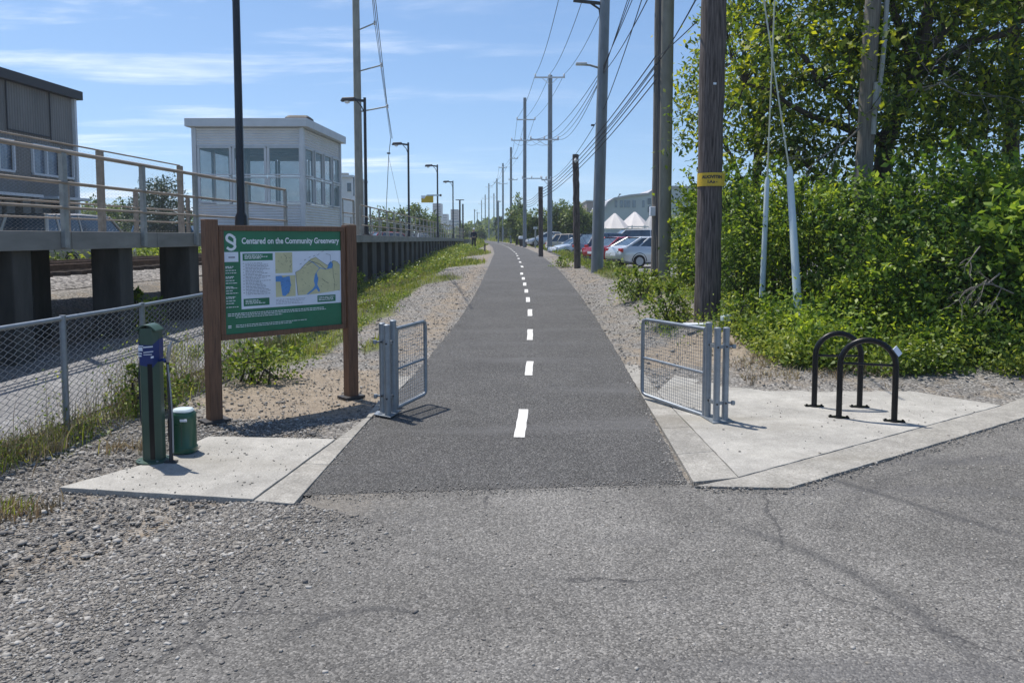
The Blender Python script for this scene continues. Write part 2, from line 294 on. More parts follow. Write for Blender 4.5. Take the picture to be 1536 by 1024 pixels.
mt['leaf_far'] = leafmat('far_tree_leaf', (.05, .09, .03), (.10, .15, .04), (.19, .24, .06), trans=.35)
mt['leaf_ever'] = leafmat('evergreen_needle', (.012, .035, .016), (.03, .065, .026), (.06, .10, .04), trans=.15)
mt['leaf_weed'] = leafmat('weed_leaf', (.06, .11, .02), (.14, .21, .035), (.29, .34, .07), trans=.42)
mt['grass'] = leafmat('grass_blade', (.11, .16, .025), (.21, .26, .045), (.38, .38, .11), trans=.4)
mt['drygrass'] = leafmat('dry_grass_blade', (.17, .13, .075), (.27, .215, .13), (.38, .33, .20), trans=.2)
# ---------------------------------------------------------------- mesh builder
class MB:
    def __init__(s): s.v = []; s.f = []
    def add(s, vs, fs):
        o = len(s.v); s.v.extend([tuple(map(float, q)) for q in vs]); s.f.extend([tuple(o + i for i in f) for f in fs]); return s
    def box(s, c, d, rz=0, rot=None):
        hx, hy, hz = d[0] / 2, d[1] / 2, d[2] / 2
        P = [Vector((x, y, z)) for x in (-hx, hx) for y in (-hy, hy) for z in (-hz, hz)]
        m_ = rot if rot is not None else Matrix.Rotation(rz, 3, 'Z')
        P = [m_ @ q + Vector(c) for q in P]
        return s.add(P, [(0, 1, 3, 2), (4, 6, 7, 5), (0, 4, 5, 1), (2, 3, 7, 6), (0, 2, 6, 4), (1, 5, 7, 3)])
    def beam(s, a, b, wd, ht):                      # box from a to b, width wd (horizontal) and height ht
        a = Vector(a); b = Vector(b); d = b - a; L_ = d.length; d.normalize()
        side = d.cross(Vector((0, 0, 1)))
        if side.length < 1e-4: side = Vector((1, 0, 0))
        side.normalize(); up = side.cross(d)
        m_ = Matrix((side, d, up)).transposed()
        return s.box((a + b) / 2, (wd, L_, ht), rot=m_)
    def tube(s, pts, r, n=8, cap=True):
        pts = [Vector(q) for q in pts]; rs = r if isinstance(r, (list, tuple)) else [r] * len(pts)
        V = []; F = []; a = None
        for i, q in enumerate(pts):
            d = (pts[min(i + 1, len(pts) - 1)] - pts[max(i - 1, 0)]).normalized()
            if a is None: a = d.cross(Vector((1, 0, 0)) if abs(d.x) < .8 else Vector((0, 1, 0)))
            a = (a - d * a.dot(d)).normalized(); b = d.cross(a)
            for k in range(n):
                t = 2 * math.pi * k / n; V.append(q + (a * math.cos(t) + b * math.sin(t)) * rs[i])
        for i in range(len(pts) - 1):
            for k in range(n):
                k2 = (k + 1) % n; F.append((i * n + k, i * n + k2, (i + 1) * n + k2, (i + 1) * n + k))
        if cap: F.append(tuple(range(n))[::-1]); F.append(tuple((len(pts) - 1) * n + k for k in range(n)))
        return s.add(V, F)
    def lathe(s, c, prof, n=24):                    # prof: (r, z)
        V = [(c[0] + r * math.cos(2 * math.pi * k / n), c[1] + r * math.sin(2 * math.pi * k / n), c[2] + z) for r, z in prof for k in range(n)]
        F = [(i * n + k, i * n + (k + 1) % n, (i + 1) * n + (k + 1) % n, (i + 1) * n + k) for i in range(len(prof) - 1) for k in range(n)]
        F.append(tuple(range(n))[::-1]); F.append(tuple((len(prof) - 1) * n + k for k in range(n)))
        return s.add(V, F)
    def prism(s, poly, z0, z1):                     # 2d outline extruded up
        n = len(poly); V = [(x, y, z0) for x, y in poly] + [(x, y, z1) for x, y in poly]
        return s.add(V, [tuple(range(n))[::-1], tuple(range(n, 2 * n))] + [(i, (i + 1) % n, n + (i + 1) % n, n + i) for i in range(n)])
    def build(s, name, material, parent=None, smooth=False, bevel=0, loc=None, auto=True):
        me = bpy.data.meshes.new(name)
        org = parent_world(parent) if parent is not None else (Vector(loc) if loc is not None else None)
        if org is None:
            a = np.array(s.v); org = Vector((float((a[:, 0].min() + a[:, 0].max()) / 2), float((a[:, 1].min() + a[:, 1].max()) / 2), float(a[:, 2].min())))
        a = np.array(s.v) - np.array(org)
        me.from_pydata(a.tolist(), [], s.f); me.update()
        ob = bpy.data.objects.new(name, me); COL.objects.link(ob)
        if parent is not None: ob.parent = parent
        else: ob.location = org
        me.materials.append(mt[material] if isinstance(material, str) else material)
        if smooth:
            me.polygons.foreach_set('use_smooth', [True] * len(me.polygons))
            try: me.set_sharp_from_angle(angle=R(40))
            except Exception: pass
        if bevel:
            b = ob.modifiers.new('bevel', 'BEVEL'); b.width = bevel; b.segments = 2; b.limit_method = 'ANGLE'
        return ob
def parent_world(p):
    v = Vector((0, 0, 0))
    while p is not None: v = v + p.location; p = p.parent
    return v
def tag(o, label=None, cat=None, group=None, kind=None):
    if label: o['label'] = label
    if cat: o['category'] = cat
    if group: o['group'] = group
    if kind: o['kind'] = kind
    return o
def thing(name, loc, label, cat, group=None):
    o = bpy.data.objects.new(name, None); COL.objects.link(o); o.location = loc; o.empty_display_size = .2
    return tag(o, label, cat, group)
def copy_thing(src, loc, label, group=None):
    def cp(o, par):
        c = o.copy(); COL.objects.link(c); c.parent = par
        for ch in kids.get(o.name, []): cp(ch, c)
        return c
    kids = {}
    for o in list(COL.objects):
        if o.parent: kids.setdefault(o.parent.name, []).append(o)
    c = cp(src, None); c.location = loc; c['label'] = label
    if group: c['group'] = group
    return c
def npmesh(name, verts, faces, material, parent=None, loc=(0, 0, 0), nside=4):
    """verts (N,3), faces (M,nside) fast"""
    me = bpy.data.meshes.new(name); nv = len(verts); nf = len(faces)
    org = np.array(parent_world(parent)) if parent is not None else np.array(loc)
    me.vertices.add(nv); me.vertices.foreach_set('co', (verts - org).astype(np.float32).ravel())
    me.loops.add(nf * nside); me.loops.foreach_set('vertex_index', faces.astype(np.int32).ravel())
    me.polygons.add(nf); me.polygons.foreach_set('loop_start', np.arange(0, nf * nside, nside, dtype=np.int32))
    me.update(calc_edges=True); me.validate()
    me.materials.append(mt[material] if isinstance(material, str) else material)
    ob = bpy.data.objects.new(name, me); COL.objects.link(ob)
    if parent is not None: ob.parent = parent
    else: ob.location = loc
    return ob
def leaves(centers, size, updir=.5, outward=None, aspect=.5, fold=.25, droop=.3, r=rng):
    """one diamond leaf per centre; returns verts, faces"""
    n = len(centers)
    d = r.normal(size=(n, 3)); d[:, 2] -= droop
    if outward is not None: d += outward * .9
    d /= np.linalg.norm(d, axis=1)[:, None] + 1e-9
    nn = r.normal(size=(n, 3)) * .75; nn[:, 2] += updir * 2
    sd_ = np.cross(d, nn); sd_ /= np.linalg.norm(sd_, axis=1)[:, None] + 1e-9
    up = np.cross(sd_, d)
    s = (size * r.uniform(.6, 1.3, n))[:, None]
    b = centers; tip = b + d * s; mid = b + d * s * .45
    l = mid + sd_ * s * aspect * .5 + up * s * fold * .3; q = mid - sd_ * s * aspect * .5 + up * s * fold * .3
    V = np.empty((n * 4, 3)); V[0::4] = b; V[1::4] = l; V[2::4] = tip; V[3::4] = q
    F = np.arange(n * 4).reshape(n, 4)
    return V, F
# ================================================================ THE SETTING
def axis(a, b, fine, coarse_pts): return np.array(sorted(set(np.round(np.concatenate([np.arange(a, b, fine), coarse_pts]), 3))))
gx = axis(-13, 13, .2, [-900, -500, -300, -200, -140, -100, -80, -60, -45, -35, -28, -24, -20, -17, -15, 14, 16, 19, 23, 28, 35, 45, 60, 80, 110, 150, 220, 350, 600, 900])
gy = axis(0, 32, .2, list(np.arange(32, 110, 1.0)) + [-60, -30, -15, -8, -4, -2, 115, 125, 140, 160, 190, 230, 300, 400, 600, 900, 1400, 2200])
XX, YY = np.meshgrid(gx, gy, indexing='ij'); ZZ = terr(XX, YY)
rough = rng.normal(size=XX.shape) * .006; off = np.abs(XX - pathc(YY)) > 1.9
ZZ = ZZ + np.where(off & (YY > 6.5) & (YY < 60) & (np.abs(XX) < 13), rough, 0) - .012
V = np.stack([XX, YY, ZZ], -1).reshape(-1, 3); nxg, nyg = XX.shape
I = (np.arange(nxg - 1)[:, None] * nyg + np.arange(nyg - 1)[None, :]).ravel()
ground = npmesh('ground', V, np.stack([I, I + nyg, I + nyg + 1, I + 1], 1), 'ground'); tag(ground, kind='structure')
ground.data.polygons.foreach_set('use_smooth', [True] * len(ground.data.polygons))
# zones: tan trodden dirt, green soil
def blob(x, y, cx_, cy_, rx, ry): return np.clip(1.25 - np.sqrt(((x - cx_) / rx) ** 2 + ((y - cy_) / ry) ** 2), 0, 1)
def zones(x, y):
    c = pathc(y); dx = x - c
    tan_ = np.maximum.reduce([.42 * sm(1.5, 3, y) * np.ones_like(x), blob(x, y, -2.6, 9.0, 1.5, 2.0), .55 * blob(x, y, -5.3, 5.2, 1.2, 1.8), .8 * blob(x, y, 3.0, 11.2, 2.0, 1.6), .55 * sm(.0, .2, -dx - 1.5) * (1 - sm(.6, 1.3, -dx - 1.5)) * sm(9, 12, y), .5 * sm(1.4, 1.7, dx) * (1 - sm(2.4, 3.2, dx)) * sm(17, 25, y)])
    gl = sm(2.6, 3.4, -x) * (1 - sm(5.2, 5.9, -x)) * sm(9.5, 12, y)                    # left verge
    g2 = sm(.0, 1.2, -dx - 3.0) * (1 - sm(6.0, 6.8, -x)) * sm(15, 19, y)
    gr = sm(2.2, 3.0, dx) * sm(19, 26, y)
    far = sm(55, 90, y) * sm(2.2, 3.0, np.abs(dx))
    sh = sm(4.6, 5.8, x) * sm(9.8, 11, y)
    gfence = .55 * sm(3.5, 4.0, -x) * (1 - sm(4.5, 5.0, -x)) * (1 - sm(9, 10, y)) * sm(5, 6.5, y)
    band = .5 + .5 * np.sin(y * .36 + x * .5 + 1.2)
    patches = np.maximum.reduce([blob(x, y, -3.0, 26.5, 1.5, 2.0), blob(x, y, -2.5, 37, 1.5, 4.5), blob(x, y, -2.9, 52, 1.9, 8), blob(x, y, -3.4, 17.0, .9, 2.0), .8 * blob(x, y, -2.3, 12.6, .35, 1.3)])
    gl2 = g2 * np.where(y < 50, np.clip(band * 1.25, 0, 1), 1)
    lot = sm(5.0, 6.0, x) * sm(22, 28, y) * (1 - sm(56, 80, y))
    beyond = .7 * sm(15, 20, -x)
    return tan_, np.clip(np.maximum.reduce([gl, gl2 * .85, patches, gr * (1 - lot) * (1 - .0), far, sh * .8, gfence, beyond]), 0, 1) * (1 - .8 * lot * (x > 5))
t_, g_ = zones(XX, YY)
zc = np.zeros((len(V), 4)); zc[:, 0] = t_.ravel(); zc[:, 1] = g_.ravel(); zc[:, 3] = 1
ca = ground.data.color_attributes.new('zone', 'FLOAT_COLOR', 'POINT'); ca.data.foreach_set('color', zc.astype(np.float32).ravel())
def jag(poly, amp, step=.12, seed=3):
    r = random.Random(seed); out = []
    for i in range(len(poly)):
        a = poly[i]; b = poly[(i + 1) % len(poly)]; L_ = math.dist(a, b); k = max(1, int(L_ / step))
        if L_ > 9: k = 6
        for j in range(k):
            t = j / k; e = 0 if j == 0 else r.uniform(-amp, amp)
            nx, ny = -(b[1] - a[1]) / L_, (b[0] - a[0]) / L_
            out.append((a[0] + (b[0] - a[0]) * t + nx * e, a[1] + (b[1] - a[1]) * t + ny * e))
    return out
def flat(name, poly, z0, z1, material, kind='structure'):
    o = MB().prism(poly, z0, z1).build(name, material, loc=(0, 0, 0)); return tag(o, kind=kind)
# near road apron
q = G0
road_poly = [q(455, 762), q(385, 766), q(300, 790), q(215, 822), q(120, 862), q(20, 905), (-2.75, 3.3), (-3.4, 1.5), (-4.2, -14), (22, -14), (22, 15.8)] + [q(1536, 628), q(1360, 683), q(1184, 735), q(1040, 733), q(1020, 705), q(960, 700), q(760, 710), q(600, 725), q(470, 742)]
flat('road', jag(road_poly, .022, .16), -.05, .006, 'road')
# greenway path: strip with ragged edges
ys = np.concatenate([np.arange(5.42, 30, .12), np.arange(30, 110, 1), np.arange(110, 500, 8)])
pv = []; rj = random.Random(5)
for i, y in enumerate(ys):
    c = float(pathc(y)); dc = float(pathc(y + .5) - pathc(y - .5)); e1 = rj.uniform(-.018, .018) if y < 30 else 0; e2 = rj.uniform(-.018, .018) if y < 30 else 0
    hw = PW
    y0 = y
    for k, s_ in enumerate((-hw + e1, -hw / 2, 0, hw / 2, hw + e2)):
        yy = y0 + max(0, 1 - i / 5) * (.17 * s_ / hw + rj.uniform(-.012, .012)) - dc * s_ * .3
        pv.append((c + s_, yy, max(tz(c + s_, yy), float(base(yy))) + (.0075 if i < 2 else .012)))
pf = [(i * 5 + k, i * 5 + k + 1, (i + 1) * 5 + k + 1, (i + 1) * 5 + k) for i in range(len(ys) - 1) for k in range(4)]
o = MB().add(pv, pf).build('path', 'path', loc=(0, 0, 0), smooth=True); tag(o, kind='structure')
pass
# centre-line dashes, each as it lies in the photo
dash_px = [(780, 614, 656), (793, 542, 563), (795, 494, 510), (795, 464, 474), (792, 446, 453), (789.5, 434, 439), (787, 424, 428.5), (785, 416, 419.5), (782.5, 409, 412)]
n_d = MB(); last = 0
for x_, y1, y2 in dash_px:
    a = G0(x_ , y2); b = G0(x_, y1)
    def onpath(px, py):
        lo, hi = 4.0, 200.0
        for _ in range(40):
            m_ = (lo + hi) / 2; P_ = at(px, py, m_)
            if P_.z > float(base(m_)) + .012: lo = m_
            else: hi = m_
        return at(px, py, lo)
    A = onpath(x_ - (1 if y2 > 600 else 0), y2); B = onpath(x_ + (6 if y1 > 600 and y1 < 620 else 2 if y1 > 500 else 0), y1); last = B.y
    wv = Vector((B.x - A.x, B.y - A.y, 0)).normalized(); sv_ = Vector((wv.y, -wv.x, 0)) * .052
    k = 6; vs = []
    for j in range(k + 1):
        P_ = A.lerp(B, j / k); e = random.uniform(-.005, .005)
        for s_ in (-1, 1): vs.append((P_.x + sv_.x * s_ + e, P_.y + sv_.y * s_, float(base(P_.y)) + .0165))
    n_d.add(vs, [(2 * j, 2 * j + 1, 2 * j + 3, 2 * j + 2) for j in range(k)])
y = last + 3.0
while y < 150:
    c0, c1 = float(pathc(y)), float(pathc(y + 1.3))
    n_d.add([(c0 - .055, y, float(base(y)) + .026), (c0 + .055, y, float(base(y)) + .026), (c1 + .055, y + 1.3, float(base(y + 1.3)) + .026), (c1 - .055, y + 1.3, float(base(y + 1.3)) + .026)], [(0, 1, 2, 3)]); y += 4.2
tag(n_d.build('painted_centre_line', 'paint', loc=(0, 0, 0)), kind='structure')
# concrete slabs, laid on the ground; narrow dark joints between them are real gaps
def slabs(name, polys, m_='concrete'):
    mb = MB()
    for k_, (P_, z) in enumerate(polys): mb.prism(jag(P_, .0035, .09, seed=40 + k_) if abs(area(P_)) > 1.2 else P_, -.06, z)
    o = mb.build(name, m_, loc=(0, 0, 0), bevel=.004); return tag(o, kind='structure')
def shrink(P_, g=.008):
    cx_ = sum(a for a, b in P_) / len(P_); cy_ = sum(b for a, b in P_) / len(P_)
    out = []
    n = len(P_)
    for i in range(n):
        a = Vector((*P_[i - 1], 0)); b = Vector((*P_[i], 0)); c_ = Vector((*P_[(i + 1) % n], 0))
        d1 = (b - a).normalized(); d2 = (c_ - b).normalized(); n1_ = Vector((-d1.y, d1.x, 0)); n2_ = Vector((-d2.y, d2.x, 0))
        m_ = (n1_ + n2_); m_ = m_ / max(.3, m_.dot(n1_)) if m_.length > 0 else n1_
        s_ = 1 if area(P_) > 0 else -1
        out.append((b.x + m_.x * g * s_, b.y + m_.y * g * s_))
    return out
def area(P_): return sum(P_[i - 1][0] * P_[i][1] - P_[i][0] * P_[i - 1][1] for i in range(len(P_))) / 2
def lerp2(a, b, t): return (a[0] + (b[0] - a[0]) * t, a[1] + (b[1] - a[1]) * t)
def strip(i0, i1, o0, o1, cuts):              # split a kerb strip into slabs
    out = []
    for a, b in zip(cuts[:-1], cuts[1:]): out.append((shrink([lerp2(i0, i1, a), lerp2(i0, i1, b), lerp2(o0, o1, b), lerp2(o0, o1, a)], .003), .024))
    return out
L1 = q(380, 755); L2 = q(548, 630); L3 = q(441, 760)
pl = lambda y: (float(pathc(y)) - PW - .005, y)
left = [(shrink([q(87, 737), q(232, 697), q(312, 659), q(503.5, 663), lerp2(L1, L2, .0)], .0035), .034)]
kl = strip(L1, L2, L3, pl(L2[1] + .02), [0, .36, .7, 1])
kl += strip((L2[0], L2[1] + .03), (pl(9.9)[0] - .22, 9.9), pl(L2[1] + .05), pl(9.9), [0, .5, 1])
slabs('concrete_pad', left); slabs('kerb_strip', kl, 'kerb')
pr_ = lambda y: (float(pathc(y)) + PW + .005, y)
R1 = q(1108, 720); R2 = q(985, 590); R0 = q(1040, 735)
right = strip(R1, R2, q(1040, 727), pr_(R2[1]), [0, .22, .48, .74, 1])
right += strip(R2, (pr_(11.5)[0] + .25, 11.5), pr_(R2[1]), pr_(11.5), [0, .5, 1])
right += [(shrink([R1, q(1502, 611), q(1370, 590), q(1130, 587), q(1093, 560), q(1040, 540), R2], .004), .027)]
right += [(shrink([q(1040, 733), q(1184, 736), q(1536, 629), (6.6, 8.46), (6.45, 8.9), q(1502, 611), R1], .004), .024)]
slabs('concrete_pad', [right[-2]]); slabs('kerb_strip', right[:-2] + [right[-1]], 'kerb')
# service road between the chain link fence and the platform
sv_v = []; sys_ = np.arange(2.5, 24, .4)
for y in sys_:
    for k in range(7):
        x = -4.62 - k * .3 + .06 * (y - 7); sv_v.append((x, y, tz(x, y) + .012))
tag(MB().add(sv_v, [(i * 7 + k, i * 7 + k + 1, (i + 1) * 7 + k + 1, (i + 1) * 7 + k) for i in range(len(sys_) - 1) for k in range(6)]).build('service_road', 'service', loc=(0, 0, 0), smooth=True), kind='structure')
# car park surface
cp_v = []; cys = np.arange(26, 62, 2.0)
for y in cys:
    for k in range(12):
        x = 5.2 + k * 3; cp_v.append((x, y, tz(x, y) + .02))
tag(MB().add(cp_v, [(i * 12 + k, i * 12 + k + 1, (i + 1) * 12 + k + 1, (i + 1) * 12 + k) for i in range(len(cys) - 1) for k in range(11)]).build('parking_lot', 'service', loc=(0, 0, 0)), kind='structure')
# track bed beyond the platform
tb_v = []; tys = np.arange(-6, 180, 2.0)
for y in tys:
    s_ = .065 * y if y < 27 else 1.75
    for x, z in ((-9.8, .72), (-10.5, .96), (-15.5, .96), (-16.2, .72)): tb_v.append((x + s_ - 1.6, y, max(z, tz(-12, y) + (.24 if z > .8 else -.02))))
tag(MB().add(tb_v, [(i * 4 + k, i * 4 + k + 1, (i + 1) * 4 + k + 1, (i + 1) * 4 + k) for i in range(len(tys) - 1) for k in range(3)]).build('track_bed', 'ballast', loc=(0, 0, 0)), kind='structure')
def railway(x0, label):
    t = thing('railway_track', (x0, 10, 1.0), label, 'railway track', 'railway tracks beyond the platform')
    def P_(x, y, z=0): return Vector((x + (.065 * y if y < 27 else 1.75) - 1.6, y, max(.96, tz(-12, y) + .24) + z))
    for s_ in (-.72, .72):
        mb = MB(); yy = list(range(-6, 180, 6))
        for a, b in zip(yy[:-1], yy[1:]): mb.beam(P_(x0 + s_, a, .19), P_(x0 + s_, b, .19), .07, .15)
        mb.build('rail', 'rust', t)
    mb = MB(); y = 2
    while y < 60: p_ = P_(x0, y, .03); mb.box(p_, (2.5, .24, .15)); y += .65
    o = mb.build('sleepers', 'sleeper', t); tag(o, kind='stuff')
railway(-11.9, 'rusty railway track nearest behind the concrete platform piers')
railway(-14.6, 'rusty railway track further from the platform, beyond the nearest track')
# ---- loose stones: one mesh, nobody could count them
ico = [(0, 0, 1), (.89, 0, .45), (.28, .85, .45), (-.72, .53, .45), (-.72, -.53, .45), (.28, -.85, .45), (.72, .53, -.45), (-.28, .85, -.45), (-.89, 0, -.45), (-.28, -.85, -.45), (.72, -.53, -.45), (0, 0, -1)]
icf = [(0, 1, 2), (0, 2, 3), (0, 3, 4), (0, 4, 5), (0, 5, 1), (1, 6, 2), (2, 7, 3), (3, 8, 4), (4, 9, 5), (5, 10, 1), (2, 6, 7), (3, 7, 8), (4, 8, 9), (5, 9, 10), (1, 10, 6), (11, 7, 6), (11, 8, 7), (11, 9, 8), (11, 10, 9), (11, 6, 10)]
def stones(name, xs, ys_, sizes, z=None):
    n = len(xs); B = np.array(ico)[None].repeat(n, 0) + rng.normal(size=(n, 12, 3)) * .24
    B *= np.stack([rng.uniform(.7, 1.4, n), rng.uniform(.6, 1.1, n), rng.uniform(.35, .7, n)], 1)[:, None] * sizes[:, None, None]
    a = rng.uniform(0, 6.28, n); ca_, sa = np.cos(a)[:, None], np.sin(a)[:, None]
    X_ = B[:, :, 0] * ca_ - B[:, :, 1] * sa; Y_ = B[:, :, 0] * sa + B[:, :, 1] * ca_
    z0 = (terr(xs, ys_) if z is None else z) + sizes * .12
    P_ = np.stack([X_ + xs[:, None], Y_ + ys_[:, None], B[:, :, 2] + z0[:, None]], -1).reshape(-1, 3)
    F = (np.array(icf)[None] + (np.arange(n) * 12)[:, None, None]).reshape(-1, 3)
    return tag(npmesh(name, P_, F, 'stone', nside=3), kind='stuff')
def inpoly(x, y, P_):
    r = np.zeros(len(x), bool); j = len(P_) - 1
    for i in range(len(P_)):
        xi, yi = P_[i]; xj, yj = P_[j]
        r ^= ((yi > y) != (yj > y)) & (x < (xj - xi) * (y - yi) / (yj - yi + 1e-12) + xi); j = i
    return r
padL = left[0][0]; padR = right[-2][0]; padR2 = right[-1][0]; stripL = [L1, L2, pl(8.3), L3]; stripR = [R1, R2, pr_(8.6), R0]
# left foreground gravel, thinning over the road edge
n = 70000; xs = rng.uniform(-6.2, .2, n); ys_ = rng.uniform(2.7, 7.6, n)
edge = np.interp(ys_, [2.7, 3.3, 4.0, 4.6, 5.2], [-2.4, -2.3, -1.75, -1.3, -.9])
keep = (rng.uniform(size=n) < np.where(xs < edge - .1, 1, np.exp(-(xs - edge + .1) * 2.3))) & ~inpoly(xs, ys_, padL) & ~inpoly(xs, ys_, stripL) & (np.abs(xs - pathc(ys_)) > PW + .02) | ((rng.uniform(size=n) < .0))
keep &= ~((ys_ > 5.2) & (xs > -.95 - .0) & (ys_ < 5.3)) & ~((xs > -1.9) & (ys_ > 5.3))
xs, ys_ = xs[keep], ys_[keep]
stones('gravel', xs, ys_, np.exp(rng.normal(-5.05, .55, len(xs))).clip(.003, .03), z=np.maximum(terr(xs, ys_), .0))
# verge gravel, both sides of the path and round the signboard
n = 80000; xs = rng.uniform(-5.2, 8.5, n); ys_ = 6.2 + 26 * rng.uniform(size=n) ** 1.6
dx = xs - pathc(ys_); keep = (np.abs(dx) > PW + .03) & ~inpoly(xs, ys_, padL) & ~inpoly(xs, ys_, padR) & ~inpoly(xs, ys_, padR2) & ~inpoly(xs, ys_, stripL) & ~inpoly(xs, ys_, stripR)
keep &= rng.uniform(size=n) < np.where(np.abs(dx) < 4, .85, .35); keep &= ~((xs > 1.2) & (ys_ < 7.7 + (xs - 2) * .25)); keep &= ~((xs > 5) & (ys_ > 10.5))
xs, ys_ = xs[keep], ys_[keep]
stones('gravel', xs, ys_, np.exp(rng.normal(-4.85, .5, len(xs))).clip(.004, .036))
n = 34000; t_ = rng.uniform(-.1, 1.15, n); a_ = np.array(q(420, 768)); b_ = np.array(q(20, 950)); d__ = (b_ - a_) / np.linalg.norm(b_ - a_); nrm = np.array([-d__[1], d__[0]]); nrm = nrm if nrm[0] > 0 else -nrm
P_ = a_ + (b_ - a_) * t_[:, None] + nrm * (np.abs(rng.normal(size=n)) * .52 - .42)[:, None]; k = ~inpoly(P_[:, 0], P_[:, 1], padL) & ~inpoly(P_[:, 0], P_[:, 1], stripL) & (P_[:, 1] < 5.3); P_ = P_[k]
stones('gravel', P_[:, 0], P_[:, 1], np.exp(rng.normal(-5.35, .55, len(P_))).clip(.002, .022), z=np.full(len(P_), .007))
# grit lying along the seam, on the concrete edges and on the path shoulders
n = 1900; xs = rng.uniform(-2.0, 1.5, n); ys_ = 5.42 + .115 * (xs + .14) + rng.normal(size=n) * .07; stones('gravel', xs, ys_, np.exp(rng.normal(-5.5, .4, n)).clip(.002, .009), z=np.full(n, .012))
n = 3000; ys_ = 5.6 + 16 * rng.uniform(size=n) ** 1.4; sd2 = rng.choice([-1, 1], n); xs = pathc(ys_) + sd2 * (PW - np.abs(rng.normal(size=n)) * .07); stones('gravel', xs, ys_, np.exp(rng.normal(-5.2, .4, n)).clip(.003, .014), z=base(ys_) + .012)
n = 800; t_ = rng.uniform(size=n); a_ = np.array(q(1040, 736)); b_ = np.array(q(1184, 738)); c_ = np.array(q(1536, 631)); P_ = np.where((t_ < .22)[:, None], a_ + (b_ - a_) * (t_ / .22)[:, None], b_ + (c_ - b_) * ((t_ - .22) / .78)[:, None]) + rng.normal(size=(n, 2)) * .05
stones('gravel', P_[:, 0], P_[:, 1], np.exp(rng.normal(-5.2, .45, n)).clip(.003, .014), z=np.full(n, .02))
n = 260; xs = rng.uniform(1.8, 6.0, n); ys_ = rng.uniform(6, 9, n); k = inpoly(xs, ys_, padR); stones('gravel', xs[k], ys_[k], np.exp(rng.normal(-5.3, .4, k.sum())).clip(.003, .01), z=np.full(k.sum(), .030))
n = 300; xs = rng.uniform(-4.2, -1.5, n); ys_ = rng.uniform(5.2, 7, n); k = inpoly(xs, ys_, padL); stones('gravel', xs[k], ys_[k], np.exp(rng.normal(-5.3, .4, k.sum())).clip(.003, .01), z=np.full(k.sum(), .037))
# a scatter of chips on the road surface
n = 4200; xs = rng.uniform(-1.6, 4.6, n); ys_ = rng.uniform(2.9, 6.6, n); keep = (ys_ < 5.25 + np.maximum(0, xs - 2) * .55) & (np.abs(xs) < 5)
stones('gravel', xs[keep], ys_[keep], np.exp(rng.normal(-5.2, .4, keep.sum())).clip(.003, .012), z=np.full(keep.sum(), .005))
# ================================================================ NEAR THINGS
def text_mesh(name, body, size, material, parent, M4, align='LEFT', bold=0.0, sx=1.0):
    cu = bpy.data.curves.new('text', 'FONT'); cu.body = body; cu.size = size; cu.align_x = align; cu.offset = bold; cu.resolution_u = 3
    tmp = bpy.data.objects.new('text', cu); COL.objects.link(tmp); bpy.context.view_layer.update()
    me = bpy.data.meshes.new_from_object(tmp.evaluated_get(bpy.context.evaluated_depsgraph_get())); bpy.data.objects.remove(tmp); bpy.data.curves.remove(cu)
    me.name = name; me.transform(Matrix.Diagonal((sx, 1, 1, 1))); me.transform(M4); me.transform(Matrix.Translation(-parent_world(parent)))
    me.materials.clear(); me.materials.append(mt[material]); ob = bpy.data.objects.new(name, me); COL.objects.link(ob); ob.parent = parent
    return ob
# ---- wooden map board on two posts
A = Vector((*G0(322, 633), 0)); B = Vector((*G0(527, 597), 0)); A.z = B.z = 0
ud = (B - A).normalized(); nd = Vector((ud.y, -ud.x, 0)); Ls = (B - A).length; rz = math.atan2(ud.y, ud.x)
sign = thing('map_board', A, 'green community greenway map board framed in brown timber on two wooden posts', 'sign')
def S(u, v, n=0.0): return A + ud * u + Vector((0, 0, v)) + nd * n
def SM(u, v, n): m_ = Matrix((ud, Vector((0, 0, 1)), nd)).transposed().to_4x4(); m_.translation = S(u, v, n); return m_
for u, h in ((0, 2.09), (Ls, 2.05)):
    p_ = MB().box(S(u, h / 2 - .1), (.128, .128, h + .2), rz).build('post', 'wood', sign, bevel=.006)
    MB().box(S(u, .02, 0), (.26, .2, .03), rz).build('footing', 'darkedge', p_)
u0, u1, v0, v1 = .075, Ls - .075, .845, 2.03
fr = MB(); fw = .055
for a, b in (((u0, v0 + fw / 2), (u1, v0 + fw / 2)), ((u0, v1 - fw / 2), (u1, v1 - fw / 2))):
    fr.box((S(a[0], a[1]) + S(b[0], b[1])) / 2, (u1 - u0, .085, fw), rz)
for u in (u0 + fw / 2, u1 - fw / 2): fr.box(S(u, (v0 + v1) / 2), (fw, .082, v1 - v0 - 2 * fw), rz)
fr.build('frame', 'wood', sign, bevel=.004)
pu0, pu1, pv0, pv1 = u0 + fw, u1 - fw, v0 + fw, v1 - fw
panel = MB().box(S((pu0 + pu1) / 2, (pv0 + pv1) / 2, .012), (pu1 - pu0, .02, pv1 - pv0), rz).build('panel', 'green', sign)
PWd = pu1 - pu0; PH = pv1 - pv0
NB = .0225
def quad(mb, fu0, fv0, fu1, fv1, lay):                # fractions of panel; v from the top down
    n_ = NB + lay * .0012
    P_ = [S(pu0 + a * PWd, pv1 - b * PH, n_) for a, b in ((fu0, fv1), (fu1, fv1), (fu1, fv0), (fu0, fv0))]
    mb.add(P_, [(0, 1, 2, 3)])
def polyf(mb, pts, lay):
    n_ = NB + lay * .0012; P_ = [S(pu0 + a * PWd, pv1 - b * PH, n_) for a, b in pts]
    o_ = len(mb.v); mb.add(P_, [tuple(range(len(P_)))[::-1]])
